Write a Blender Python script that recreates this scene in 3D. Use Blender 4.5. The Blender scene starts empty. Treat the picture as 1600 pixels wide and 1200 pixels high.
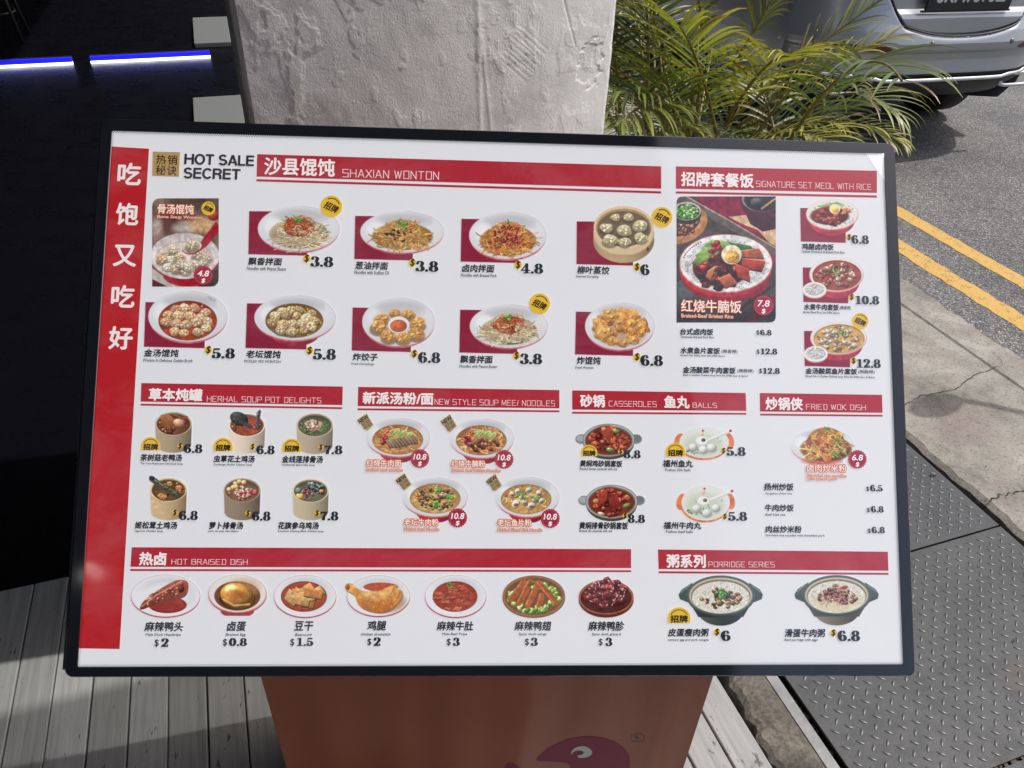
import bpy, math, random
import numpy as np
from mathutils import Vector, Matrix

scene = bpy.context.scene
COL = scene.collection
# ---------------------------------------------------------------- camera
cam_d = bpy.data.cameras.new('Camera')
cam_d.sensor_width = 36.0
cam_d.lens = 1202.0 / 1600.0 * 36.0
cam_d.clip_start = 0.05
cam_d.clip_end = 2000.0
cam = bpy.data.objects.new('Camera', cam_d)
COL.objects.link(cam)
R_ = np.array([[0.99909104, 0.00920468, 0.04162175],
               [-0.02792644, -0.59635757, 0.80223298],
               [0.03220574, -0.80266613, -0.59555845]])     # columns: right, down, forward in world axes
CAM = np.array([0.0, 0.0, 1.6])
cam.matrix_world = Matrix(((R_[0, 0], -R_[0, 1], -R_[0, 2], CAM[0]),
                           (R_[1, 0], -R_[1, 1], -R_[1, 2], CAM[1]),
                           (R_[2, 0], -R_[2, 1], -R_[2, 2], CAM[2]),
                           (0, 0, 0, 1)))
scene.camera = cam
# ---------------------------------------------------------------- daylight
ST = math.radians(17.46)                 # the street runs at this angle to the sign
SUN_EL, SUN_AZ = math.radians(58), math.radians(12.0)     # azimuth measured from +x towards +y
world = bpy.data.worlds.new('World')
scene.world = world
world.use_nodes = True
wn = world.node_tree
bg = wn.nodes['Background']
sky = wn.nodes.new('ShaderNodeTexSky')
sky.sky_type = 'NISHITA'
sky.sun_disc = False
sky.sun_elevation = SUN_EL
sky.sun_rotation = math.pi / 2 - SUN_AZ
sky.air_density = 1.0
sky.dust_density = 5.0
wn.links.new(sky.outputs[0], bg.inputs[0])
bg.inputs[1].default_value = 0.15
sun_d = bpy.data.lights.new('Sun', 'SUN')
sun_d.energy = 3.1
sun_d.angle = math.radians(0.6)
sun_d.color = (1.0, 0.965, 0.915)
sun = bpy.data.objects.new('Sun', sun_d)
COL.objects.link(sun)
sdir = Vector((math.cos(SUN_EL) * math.cos(SUN_AZ), math.cos(SUN_EL) * math.sin(SUN_AZ), math.sin(SUN_EL)))
sun.rotation_euler = sdir.to_track_quat('Z', 'Y').to_euler()
sun.location = (6, 3, 9)
scene.view_settings.view_transform = 'Standard'
scene.view_settings.look = 'None'
scene.view_settings.exposure = 0.12
scene.view_settings.gamma = 1.0
scene.cycles.max_bounces = 8
scene.cycles.transparent_max_bounces = 16

# ---------------------------------------------------------------- helpers
rnd = random.Random(7)
def lin(c):
    c = np.asarray(c, float) / 255.0
    return np.where(c <= 0.04045, c / 12.92, ((c + 0.055) / 1.055) ** 2.4)
def srgb(*c):
    return tuple(lin(c)) + (1.0,)

def mat(name, color=(0.5, 0.5, 0.5), rough=0.6, metal=0.0, spec=0.5, coat=0.0, emit=None, estr=0.0):
    m = bpy.data.materials.new(name)
    m.use_nodes = True
    b = m.node_tree.nodes['Principled BSDF']
    b.inputs['Base Color'].default_value = tuple(color[:3]) + (1.0,)
    b.inputs['Roughness'].default_value = rough
    b.inputs['Metallic'].default_value = metal
    b.inputs['Specular IOR Level'].default_value = spec
    b.inputs['Coat Weight'].default_value = coat
    b.inputs['Coat Roughness'].default_value = 0.04
    if emit is not None:
        b.inputs['Emission Color'].default_value = tuple(emit[:3]) + (1.0,)
        b.inputs['Emission Strength'].default_value = estr
    return m

class NT:
    """short-hand for building node trees"""
    def __init__(self, m):
        self.m = m; self.t = m.node_tree; self.b = self.t.nodes['Principled BSDF']
        self.co = self.t.nodes.new('ShaderNodeTexCoord').outputs['Object']
    def node(self, typ, **kw):
        n = self.t.nodes.new(typ)
        for k, v in kw.items():
            if k in n.inputs: n.inputs[k].default_value = v
            else: setattr(n, k, v)
        return n
    def link(self, a, b): self.t.links.new(a, b)
    def mapped(self, scale=(1, 1, 1), rot=(0, 0, 0)):
        n = self.node('ShaderNodeMapping'); n.inputs['Scale'].default_value = scale; n.inputs['Rotation'].default_value = rot
        self.link(self.co, n.inputs[0]); return n.outputs[0]
    def noise(self, scale, detail=4, rough=0.55, vec=None, dist=0.0):
        n = self.node('ShaderNodeTexNoise', Scale=scale, Detail=detail, Roughness=rough, Distortion=dist)
        self.link(vec if vec is not None else self.co, n.inputs['Vector']); return n.outputs['Fac']
    def voronoi(self, scale, feature='F1', vec=None, out='Distance'):
        n = self.node('ShaderNodeTexVoronoi', Scale=scale); n.feature = feature
        self.link(vec if vec is not None else self.co, n.inputs['Vector']); return n.outputs[out]
    def ramp(self, fac, stops):
        n = self.node('ShaderNodeValToRGB'); e = n.color_ramp.elements
        while len(e) < len(stops): e.new(0.5)
        for i, (p, c) in enumerate(stops):
            e[i].position = p; e[i].color = tuple(c[:3]) + (1.0,) if hasattr(c, '__len__') else (c, c, c, 1)
        self.link(fac, n.inputs[0]); return n.outputs[0]
    def mix(self, fac, a, b, typ='MIX'):
        n = self.node('ShaderNodeMix'); n.data_type = 'RGBA'; n.blend_type = typ
        if hasattr(fac, 'is_linked'): self.link(fac, n.inputs[0])
        else: n.inputs[0].default_value = fac
        for s, v in ((n.inputs[6], a), (n.inputs[7], b)):
            if hasattr(v, 'is_linked'): self.link(v, s)
            else: s.default_value = tuple(v[:3]) + (1.0,)
        return n.outputs[2]
    def math(self, op, a, b=0.0):
        n = self.node('ShaderNodeMath'); n.operation = op
        for s, v in ((n.inputs[0], a), (n.inputs[1], b)):
            if hasattr(v, 'is_linked'): self.link(v, s)
            else: s.default_value = v
        return n.outputs[0]
    def bump(self, h, strength=0.5, dist=0.01, prev=None):
        n = self.node('ShaderNodeBump', Strength=strength, Distance=dist)
        self.link(h, n.inputs['Height'])
        if prev is not None: self.link(prev, n.inputs['Normal'])
        self.link(n.outputs[0], self.b.inputs['Normal']); return n.outputs[0]
    def color(self, c): self.link(c, self.b.inputs['Base Color'])
    def rough(self, c): self.link(c, self.b.inputs['Roughness'])

class MB:
    """collects geometry for one mesh object"""
    def __init__(self): self.v = []; self.f = []; self.mi = []; self.sm = []
    def add(self, vs, fs, mi=0, smooth=False):
        o = len(self.v); self.v += [tuple(p) for p in vs]
        for f in fs: self.f.append(tuple(i + o for i in f)); self.mi.append(mi); self.sm.append(smooth)
    def box(self, a, b, mi=0):
        (x0, y0, z0), (x1, y1, z1) = a, b
        self.add([(x0, y0, z0), (x1, y0, z0), (x1, y1, z0), (x0, y1, z0), (x0, y0, z1), (x1, y0, z1), (x1, y1, z1), (x0, y1, z1)],
                 [(3, 2, 1, 0), (4, 5, 6, 7), (0, 1, 5, 4), (1, 2, 6, 5), (2, 3, 7, 6), (3, 0, 4, 7)], mi)
    def tube(self, pts, r, n=8, mi=0, cap=True):
        pts = [Vector(p) for p in pts]; rr = r if hasattr(r, '__len__') else [r] * len(pts)
        vs = []; fs = []; prev = None
        for i, p in enumerate(pts):
            t = (pts[min(i + 1, len(pts) - 1)] - pts[max(i - 1, 0)]).normalized()
            if prev is None:
                prev = t.orthogonal().normalized()
            a = (prev - t * prev.dot(t)).normalized(); prev = a; b = t.cross(a)
            for k in range(n):
                w = 2 * math.pi * k / n
                vs.append(p + (a * math.cos(w) + b * math.sin(w)) * rr[i])
        for i in range(len(pts) - 1):
            for k in range(n):
                fs.append((i * n + k, i * n + (k + 1) % n, (i + 1) * n + (k + 1) % n, (i + 1) * n + k))
        if cap:
            fs.append(tuple(range(n - 1, -1, -1))); fs.append(tuple((len(pts) - 1) * n + k for k in range(n)))
        self.add(vs, fs, mi, True)
    def lathe(self, prof, n=32, mi=0, axis='Z', c=(0, 0, 0)):
        vs = []; fs = []
        for r, h in prof:
            for k in range(n):
                a = 2 * math.pi * k / n
                p = (r * math.cos(a), r * math.sin(a), h) if axis == 'Z' else (h, r * math.cos(a), r * math.sin(a))
                vs.append((p[0] + c[0], p[1] + c[1], p[2] + c[2]))
        for i in range(len(prof) - 1):
            for k in range(n):
                fs.append((i * n + k, i * n + (k + 1) % n, (i + 1) * n + (k + 1) % n, (i + 1) * n + k))
        self.add(vs, fs, mi, True)
    def grid(self, P, mi=0, smooth=True):
        """P: list of rows of points"""
        h, w = len(P), len(P[0])
        self.add([p for r in P for p in r],
                 [(i * w + j, i * w + j + 1, (i + 1) * w + j + 1, (i + 1) * w + j) for i in range(h - 1) for j in range(w - 1)], mi, smooth)
    def build(self, name, mats, parent=None, **props):
        me = bpy.data.meshes.new(name)
        me.from_pydata(self.v, [], self.f)
        for m in (mats if isinstance(mats, (list, tuple)) else [mats]): me.materials.append(m)
        me.polygons.foreach_set('material_index', self.mi)
        me.polygons.foreach_set('use_smooth', self.sm)
        me.update()
        return link(name, me, parent, **props)
def link(name, data, parent=None, **props):
    o = bpy.data.objects.new(name, data)
    COL.objects.link(o)
    if parent is not None: o.parent = parent
    for k, v in props.items(): o[k] = v
    return o
def thing(name, label, category, loc=(0, 0, 0), rz=0.0, group=None):
    o = link(name, None, None, label=label, category=category)
    o.location = loc; o.rotation_euler = (0, 0, rz)
    if group: o['group'] = group
    return o
def street(o):                      # put an object built in street axes (p across, q along) in its place
    o.rotation_euler = (0, 0, ST); return o
def bevel(o, w, seg=2):
    m = o.modifiers.new('bevel', 'BEVEL'); m.width = w; m.segments = seg; m.limit_method = 'ANGLE'; return o
def pq(p, q, z=0.0):
    return (math.cos(ST) * p - math.sin(ST) * q, math.sin(ST) * p + math.cos(ST) * q, z)
def ray(px, py):
    return R_ @ np.array([(px - 800) / 1202.0, (py - 600) / 1202.0, 1.0])
def ground(px, py, z=0.0):          # a point of the photograph on level z, in street axes
    d = ray(px, py); P = CAM + (z - CAM[2]) / d[2] * d
    return (math.cos(ST) * P[0] + math.sin(ST) * P[1], -math.sin(ST) * P[0] + math.cos(ST) * P[1])
# ================================================================= SETTING
# ---- road
m_asph = mat('asphalt', rough=0.9); n = NT(m_asph)
sp = n.voronoi(170, vec=n.mapped(), out='Color'); spv = n.ramp(sp, [(0.0, 0.042), (0.5, 0.12), (0.78, 0.23), (1.0, 0.55)])
big = n.ramp(n.noise(1.6, 5), [(0.3, (0.72, 0.72, 0.74)), (0.7, (1.15, 1.13, 1.1))])
c = n.mix(1.0, spv, big, 'MULTIPLY')
n.color(c); h = n.voronoi(170, out='Distance'); n.bump(n.math('ADD', h, n.noise(60, 3)), 0.9, 0.006)
g = MB(); g.grid([[(x, y, -0.08) for x in (-400, 2.6, 3, 4, 6, 10, 400)] for y in (-400, -4, 0, 3, 6, 12, 600)], 0, False)
street(g.build('road', m_asph, kind='structure'))
m_yel = mat('yellow road paint', rough=0.75); n = NT(m_yel)
wear = n.ramp(n.math('ADD', n.noise(28, 6, 0.7), n.math('MULTIPLY', n.voronoi(150, out='Distance'), 0.35)), [(0.515, 0.05), (0.60, 1.0)])
yc = n.mix(n.noise(9, 4), (0.46, 0.27, 0.05), (0.53, 0.34, 0.095))
n.color(n.mix(wear, (0.12, 0.11, 0.09), yc))
n.bump(n.voronoi(170), 0.5, 0.004)
def line_mesh(p0, p1, seed):
    r = random.Random(seed); q = -6.0; a = []; b = []
    while q < 30:
        a.append((p0 + r.uniform(-.006, .006), q, -0.0782)); b.append((p1 + r.uniform(-.006, .006), q, -0.0782)); q += 0.045 if q < 6 else .5
    mb = MB(); mb.grid([a, b], 0, False); return mb
ym = MB()
for k, (a, b) in enumerate(((2.975, 3.085), (3.285, 3.385))):
    t = line_mesh(a, b, k); ym.add(t.v, t.f)
street(ym.build('road_marking', m_yel, kind='structure'))

# ---- concrete pavement strip between drain cover and road
m_conc = mat('weathered concrete', rough=0.88); n = NT(m_conc)
base = n.ramp(n.math('ADD', n.math('MULTIPLY', n.noise(2.6, 7, 0.66, dist=0.5), .6), n.math('MULTIPLY', n.noise(11, 7, 0.7, dist=.8), .4)), [(0.36, (0.135, 0.125, 0.11)), (0.46, (0.245, 0.23, 0.203)), (0.54, (0.305, 0.287, 0.255)), (0.66, (0.42, 0.40, 0.355))])
pink = n.ramp(n.noise(3.4, 3, 0.5, n.mapped((1, 1.4, 1))), [(0.52, 0.0), (0.68, 0.7)])
c = n.mix(pink, base, (0.235, 0.195, 0.18))
pit = n.ramp(n.noise(95, 5, 0.7), [(0.33, 0.35), (0.46, 1.0)])
fine = n.ramp(n.noise(260, 3, 0.6), [(0.3, 0.78), (0.7, 1.12)])
c = n.mix(1.0, n.mix(1.0, c, pit, 'MULTIPLY'), fine, 'MULTIPLY'); n.color(c)
n.bump(n.math('ADD', n.noise(110, 6, 0.7), n.math('MULTIPLY', n.noise(9, 4), 2.0)), 0.7, 0.006)
m_dark = mat('dark dirt', (0.02, 0.019, 0.017), 0.95)
pav = MB()
rows = []; r = random.Random(3)
q = -5.0; qs = []
while q < 30: qs.append(q); q += 0.03 if -0.5 < q < 6 else 0.6
def rag(q, k): return 0.003 * math.sin(q * 7.3 + k) + 0.003 * math.sin(q * 23 + 2 * k) + r.uniform(-.005, .005)
for q in qs:
    e0 = 1.893 + rag(q, 1) + .012; e1 = 2.705 + rag(q, 4) * 1.6
    rows.append([(e0, q, -.12), (e0 + .004, q, -.012), (e0 + .022, q, .0), (2.25, q, .0), (2.49, q, 0.), (2.497, q, -.006), (2.506, q, -.006), (2.513, q, .0), (e1 - .03, q, -.004), (e1, q, -.025), (e1 + .015, q, -.1)])
pav.grid(rows, 0, False)
def crack(pts, w, seed, mb, z=.003):
    r = random.Random(seed); P = []
    pts = [ground(*p) for p in pts]
    for (a, b) in zip(pts[:-1], pts[1:]):
        for k in range(6):
            t = k / 6; P.append((a[0] + (b[0] - a[0]) * t + r.uniform(-.006, .006), a[1] + (b[1] - a[1]) * t + r.uniform(-.006, .006)))
    A = []; B = []
    for x, y in P:
        ww = w * r.uniform(.4, 1.3); A.append((x, y - ww, z)); B.append((x, y + ww, z))
    mb.grid([A, B], 1, False)
crack([(1404, 640), (1432, 621), (1465, 614), (1495, 607), (1520, 588), (1550, 577), (1563, 571)], .0016, 1, pav)
crack([(1524, 785), (1548, 783), (1562, 774), (1585, 771), (1640, 768)], .0018, 2, pav)
crack([(1548, 545), (1560, 560), (1575, 583)], .0011, 3, pav)
street(pav.build('pavement', [m_conc, m_dark], kind='structure'))

# ---- drain covers of chequered steel plate
m_steel = mat('chequered steel', rough=0.55, metal=0.0, spec=0.3); n = NT(m_steel)
dirt = n.ramp(n.noise(7, 6, 0.65), [(0.3, (0.038, 0.041, 0.045)), (0.7, (0.062, 0.066, 0.071))])
spk = n.ramp(n.noise(150, 4, 0.7), [(0.25, 0.75), (0.6, 1.08)])
rust = n.ramp(n.noise(5.5, 6, 0.7), [(0.60, 0.0), (0.70, 0.55)])
c = n.mix(rust, n.mix(1.0, dirt, spk, 'MULTIPLY'), (0.10, 0.085, 0.07)); n.color(c)
n.rough(n.ramp(n.noise(30, 5), [(0.3, 0.44), (0.7, 0.62)])); n.bump(n.noise(220, 4), 0.25, 0.002)
m_bump = mat('worn steel lugs', (0.095, 0.10, 0.106), 0.36, 0.3)
P0, P1 = 0.992, 1.877
def lens(mb, cx, cy, ang, L=.0112, W=.0042, H=.0022):
    ca, sa = math.cos(ang), math.sin(ang); vs = []; fs = []
    prof = [(-1, 0), (-.62, .66), (0, 1), (.62, .66), (1, 0)]
    for t, w in prof:
        for s, hh in ((-1, 0), (-.45, .8), (0, 1), (.45, .8), (1, 0)):
            x = t * L; y = s * w * W; z = .0002 + hh * H * (w ** .7 if w > 0 else 0)
            vs.append((cx + x * ca - y * sa, cy + x * sa + y * ca, z))
    for i in range(4):
        for j in range(4): fs.append((i * 5 + j, i * 5 + j + 1, i * 5 + j + 6, i * 5 + j + 5))
    mb.add(vs, fs, 1, True)
plates = [(-.66, -.115, 'chequered steel drain cover nearest the viewer, mostly below the frame edge'), (-.108, .425, 'chequered steel drain cover before the wide dirty gap'), (.433, .972, 'chequered steel drain cover beside the lower right corner of the menu board'),
          (.978, 1.52, 'chequered steel drain cover beyond the diagonal seam, beside the cracked concrete'), (1.526, 2.07, 'chequered steel drain cover under the potted palm'), (2.076, 2.62, 'farthest chequered steel drain cover, behind the potted palm')]
for (q0, q1, lab) in plates[1:5]:
    b = MB(); b.box((P0, q0, -.008), (P1, q1, 0.0))
    j0 = int(q0 / .038) - 1
    for i in range(0, 25):
        for j in range(j0, j0 + 18):
            for (ox, oy, an) in ((0, 0, math.pi / 4), (.019, .019, -math.pi / 4)):
                x, y = .997 + i * .038 + ox, (j * .038 + .016) + oy
                if P0 + .011 < x < P1 - .011 and q0 + .011 < y < q1 - .011:
                    lens(b, x, y, an + rnd.uniform(-.03, .03))
    o = street(b.build('drain_cover', [m_steel, m_bump], label=lab, category='drain cover', group='chequered steel drain covers'))
# drain channel below, its concrete lip and steel angle
dr = MB(); dr.box((.84, -5, -.30), (1.90, 30, -.12)); street(dr.build('drain_channel', m_dark, kind='structure'))
lip = MB(); rows = []
r = random.Random(5); q = -2.
while q < 8:
    e = .862 + .010 * math.sin(q * 9) + r.uniform(-.002, .002)
    e += .006 * math.sin(q * 61 + 3 * math.sin(q * 17)) + .004 * math.sin(q * 133)
    rows.append([(e - .012, q, -.13), (e, q, -.022), (e + .012, q, -.012 + r.uniform(-.003, .003)), (.90, q, -.006 + r.uniform(-.002, .002)), (.948, q, -.004), (.949, q, -.1)]); q += .007
lip.grid(rows, 0, False)
m_lip = mat('old mortar', rough=.92); n = NT(m_lip)
c = n.ramp(n.noise(11, 7, .66, dist=.5), [(.3, (.075, .068, .058)), (.5, (.14, .128, .108)), (.66, (.23, .21, .18)), (.78, (.42, .38, .33))])
n.color(n.mix(1.0, c, n.ramp(n.noise(130, 4, .7), [(.3, .55), (.6, 1.1)]), 'MULTIPLY')); n.bump(n.noise(70, 6, .7), .9, .008)
street(lip.build('drain_edge', m_lip, kind='structure'))
m_angle = mat('painted steel angle', rough=.5, metal=.2); n = NT(m_angle)
n.color(n.ramp(n.noise(14, 6, .65), [(.3, (.12, .125, .13)), (.7, (.21, .215, .22))])); n.bump(n.noise(90, 4), .3, .003)
an = MB(); an.box((.9495, -2, -.1), (.976, 8, -.002)); street(an.build('drain_rail', m_angle, kind='structure'))
deb = MB(); r = random.Random(11)
for k in range(260):                                             # grit in the gap between plate and rail
    x = r.uniform(.977, .991); y = r.uniform(-.2, 1.4); s = r.uniform(.0015, .004); deb.box((x - s, y - s, -.03), (x + s, y + s * 1.6, -.02 + s))
for k in range(120):
    x = r.uniform(1.0, 1.88); y = r.uniform(.423, .436); s = r.uniform(.002, .005); deb.box((x - s, y - s, -.03), (x + s, y + s, -.012 + s))
m_grit = mat('grit', (.09, .08, .068), .95)
street(deb.build('grit', m_grit, kind='stuff'))
gm = MB(); gm.box((.977, -2, -.125), (1.9, 8, -.032)); street(gm.build('drain_floor', m_dark, kind='structure'))
lf = MB()
for (px, py, ang, s) in ((1457, 744, -.6, .012), (1540, 730, .4, .005), (1583, 1003, .9, .006), (1476, 1034, .2, .004)):
    a, b = ground(px, py); ca, sa = math.cos(ang), math.sin(ang)
    pts = [(-1, 0), (-.4, .3), (.4, .28), (1, 0), (.4, -.28), (-.4, -.3)]
    lf.add([(a + s * (x * ca - y * sa), b + s * (x * sa + y * ca), .0035 + .002 * (i % 2)) for i, (x, y) in enumerate(pts)], [tuple(range(6))])
m_leaf = mat('dead leaf', (.016, .013, .01), .8)
street(lf.build('leaf_litter', m_leaf, kind='stuff'))

# ---- white painted timber deck of the five-foot way
m_deck = mat('white painted timber', rough=.55); n = NT(m_deck)
gr = n.noise(3.2, 6, .62, n.mapped((26, 1.3, 1)))
base = n.ramp(gr, [(.28, (.20, .206, .205)), (.46, (.275, .282, .28)), (.7, (.335, .342, .34))])
big = n.ramp(n.noise(3.0, 4), [(.3, .86), (.7, 1.08)])
chip = n.ramp(n.math('ADD', n.noise(16, 6, .75, n.mapped((3.2, .9, 1))), n.math('MULTIPLY', n.noise(1.3, 2), .28)), [(.752, 0.0), (.775, 1.0)])
c = n.mix(chip, n.mix(1.0, base, big, 'MULTIPLY'), (.075, .062, .05)); sx = n.node('ShaderNodeSeparateXYZ'); n.link(n.co, sx.inputs[0]); wn_ = n.node('ShaderNodeTexWhiteNoise'); wn_.noise_dimensions = '1D'
n.link(n.math('FLOOR', n.math('DIVIDE', n.math('SUBTRACT', sx.outputs[0], .838), .080)), wn_.inputs['W'])
tone = n.ramp(wn_.outputs['Value'], [(0, (.86, .86, .85)), (1, (1.10, 1.10, 1.11))]); n.color(n.mix(1.0, c, tone, 'MULTIPLY'))
n.rough(n.ramp(gr, [(.3, .62), (.7, .45)])); n.bump(n.math('SUBTRACT', gr, n.math('MULTIPLY', chip, .5)), .35, .004)
m_under = mat('shadowed joist', (.01, .01, .01), .95)
deck = MB(); W = .080; k = 0; p = .838
while p > -4.2:
    x1, x0 = p, p - W + (.0042 if p > .4 else .0030 + .001 * math.sin(k * 2.1))
    dz = .0012 * math.sin(k * 5.7); e = .0022
    deck.add([(x0, -3, -.03), (x0, -3, dz - e), (x0 + e, -3, dz), (x1 - e, -3, dz), (x1, -3, dz - e), (x1, -3, -.03),
              (x0, 1.565, -.03), (x0, 1.565, dz - e), (x0 + e, 1.565, dz), (x1 - e, 1.565, dz), (x1, 1.565, dz - e), (x1, 1.565, -.03)],
             [(i, i + 1, i + 7, i + 6) for i in range(5)] + [(6, 7, 8, 9, 10, 11)], 0)
    p -= W; k += 1
deck.box((-4.2, -3, -.08), (.835, 1.56, -.031), 1)
street(deck.build('wooden_deck', [m_deck, m_under], kind='structure'))

# ---- dark interior beyond the deck
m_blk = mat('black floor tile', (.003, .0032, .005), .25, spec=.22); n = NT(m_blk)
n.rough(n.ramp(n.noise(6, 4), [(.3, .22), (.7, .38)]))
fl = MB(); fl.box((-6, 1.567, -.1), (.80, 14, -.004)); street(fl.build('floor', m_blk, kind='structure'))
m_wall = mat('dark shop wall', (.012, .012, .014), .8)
for nm, a, b, lab in (('added_dark_wall', (-4.4, -7, -.03), (-4.2, 1.15, 3.5), 'dark wall added out of view on the left to cut side light'), ('shop_wall', (-6.2, -3, -.1), (-6, 14, 3.5), 'dark side wall deep inside the unlit shop'),  # first wall is added out of view to darken the left side
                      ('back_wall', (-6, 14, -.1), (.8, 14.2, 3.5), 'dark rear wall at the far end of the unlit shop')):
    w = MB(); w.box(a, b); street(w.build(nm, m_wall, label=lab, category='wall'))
m_sof = mat('soffit paint', (.16, .155, .15), .85)
sf = MB(); sf.box((-6.2, -7, 3.5), (.68, 14.2, 3.75))
street(sf.build('covered_walkway_ceiling', m_sof, label='painted ceiling over the covered walkway, out of sight above', category='ceiling'))
m_cloth = bpy.data.materials.new('sun filter cloth'); m_cloth.use_nodes = True
nt = m_cloth.node_tree; out = nt.nodes['Material Output']; pb = nt.nodes['Principled BSDF']
pb.inputs['Base Color'].default_value = (.12, .12, .12, 1); pb.inputs['Roughness'].default_value = .9
tr = nt.nodes.new('ShaderNodeBsdfTransparent'); mx = nt.nodes.new('ShaderNodeMixShader'); mx.inputs[0].default_value = .45
nt.links.new(tr.outputs[0], mx.inputs[1]); nt.links.new(pb.outputs[0], mx.inputs[2]); nt.links.new(mx.outputs[0], out.inputs[0])
aw = MB(); aw.grid([[(p, q, 3.46 - .03 * math.sin((p - .68) * 1.9)) for p in np.linspace(.69, 2.36, 8)] for q in np.linspace(-.3, 1.0, 8)])  # unseen cloth added to soften the sun on board and left deck
o = street(aw.build('added_sun_filter', m_cloth, label='grey sun filter cloth added unseen overhead to dim sun on the board and deck', category='light filter'))
o.modifiers.new('s', 'SOLIDIFY').thickness = .0015
# pale floor slabs and floor light beside the column
m_pale = mat('pale stone', (.13, .14, .137), .6); NT(m_pale)
for i, (q0, q1, lab) in enumerate(((4.55, 5.56, 'nearer pale stone slab on the dark floor behind the column'), (7.05, 8.02, 'farther pale stone slab on the dark floor, above the blue light bar'))):
    b = MB(); b.box((-.245 if i == 0 else -.215, q0, -.004), (.5, q1, .035)); o = street(b.build('floor_slab', m_pale, label=lab, category='slab', group='pale floor slabs')); bevel(o, .006)
m_lw = mat('white light', (1, 1, 1), .4, emit=(.93, 1.0, .97), estr=2.6)
m_lb = mat('blue light', (.02, .02, .5), .4, emit=(.012, .012, .62), estr=1.1)
m_hous = mat('light housing', (.01, .01, .012), .5)
for (p0, p1, lab) in ((-2.1, -1.075, 'left glowing white and blue light bar on the dark shop floor'), (-.952, -.105, 'right glowing white and blue light bar on the dark shop floor')):
    if p0 < -2: p0 = -1.60
    t = street(thing('light_bar', lab, 'light bar', group='floor light bars')); loc = pq(p0, 6.72)
    t.location = loc
    L = p1 - p0
    b = MB(); b.box((0, 0, -.004), (L, .03, .012)); b.build('white_tube', m_lw, t)
    b = MB(); b.box((0, .004, .014), (L, .034, .044)); b.build('blue_tube', m_lb, t)
    b = MB(); b.box((0, .036, -.004), (L, .06, .046)); b.build('housing', m_hous, t)
# bar stools standing in the dark
m_stool = mat('dark stool', (.008, .007, .007), .6)
m_seat = mat('stool seat', (.012, .012, .011), .6)
for (px, py, h, lab) in ((4, 60, .6, 'dark bar stool at the far left edge of the shop'),):
    a, q = ground(px, py)
    t = street(thing('bar_stool', lab, 'stool'  )); t.location = pq(a, q)
    b = MB(); b.lathe([(0, h), (.16, h), (.18, h + .02), (.17, h + .05), (0, h + .055)], 24); b.build('seat', m_seat, t)
    for kx in (-1, 1):
        for ky in (-1, 1):
            b = MB(); b.tube([(kx * .10, ky * .10, h), (kx * .17, ky * .17, 0)], .013); b.build('leg', m_stool, t)
    b = MB(); b.tube([(.15 * math.cos(w), .15 * math.sin(w), .2) for w in np.linspace(0, 2 * math.pi, 25)], .009); b.build('foot_ring', m_stool, t)

# ---- plastered column
m_pl = mat('old plaster', rough=.82); n = NT(m_pl)
vert = n.mapped((1, 1, 1))
c = n.ramp(n.noise(3.5, 6, .6), [(.3, (.66, .645, .625)), (.7, (.76, .75, .735))])
c = n.mix(n.ramp(n.noise(2.0, 4, .6, n.mapped((1, 1, .5))), [(.55, 0.0), (.75, .25)]), c, (.60, .54, .50))
grime = n.ramp(n.noise(7, 7, .7), [(.33, .8), (.5, 1.0)])
c = n.mix(1.0, c, grime, 'MULTIPLY'); n.color(c)
h1 = n.noise(20, 9, .7, n.mapped((1, 1, .7)), .3); h2 = n.noise(330, 5, .72)
fl_ = n.ramp(n.noise(9, 7, .72, n.mapped((1, 1, .8)), .9), [(.50, 0.0), (.525, .55), (.60, .55), (.625, 1.0)])
hh = n.math('ADD', n.math('MULTIPLY', h1, .8), n.math('ADD', n.math('MULTIPLY', h2, 1.0), n.math('MULTIPLY', fl_, .16)))
n.bump(hh, .5, .0035)
cp0, cp1, cq0, cq1 = .0195, .7135, 1.268, 1.95
SAG = .16  # front face bowed back to the right so sunlight grades across its shape
def prof_col():
    out = []; e = .008
    def edge(a, b, k):
        for i in range(k): out.append((a[0] + (b[0] - a[0]) * i / k, a[1] + (b[1] - a[1]) * i / k))
    out += [(cp0 + e + (cp1 - cp0 - 2 * e) * t, cq0 + SAG * t ** 2.5) for t in np.linspace(0, 1, 421)[:-1]]; edge((cp1 - e, cq0 + SAG), (cp1, cq0 + SAG + e), 3); edge((cp1, cq0 + SAG + e), (cp1, cq1), 60)
    edge((cp1, cq1), (cp0, cq1), 8); edge((cp0, cq1), (cp0, cq0 + e), 60); edge((cp0, cq0 + e), (cp0 + e, cq0), 3)
    return out
pr = np.array(prof_col()); N = len(pr)
nr = np.roll(pr, -1, 0) - np.roll(pr, 1, 0); nr = np.stack([nr[:, 1], -nr[:, 0]], 1); nr /= np.linalg.norm(nr, axis=1)[:, None]
zs = np.concatenate([np.linspace(-.02, .95, 12)[:-1], np.linspace(.95, 1.5, 330), np.linspace(1.5, 3.5, 14)[1:]])
rg = np.random.default_rng(4)
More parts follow.
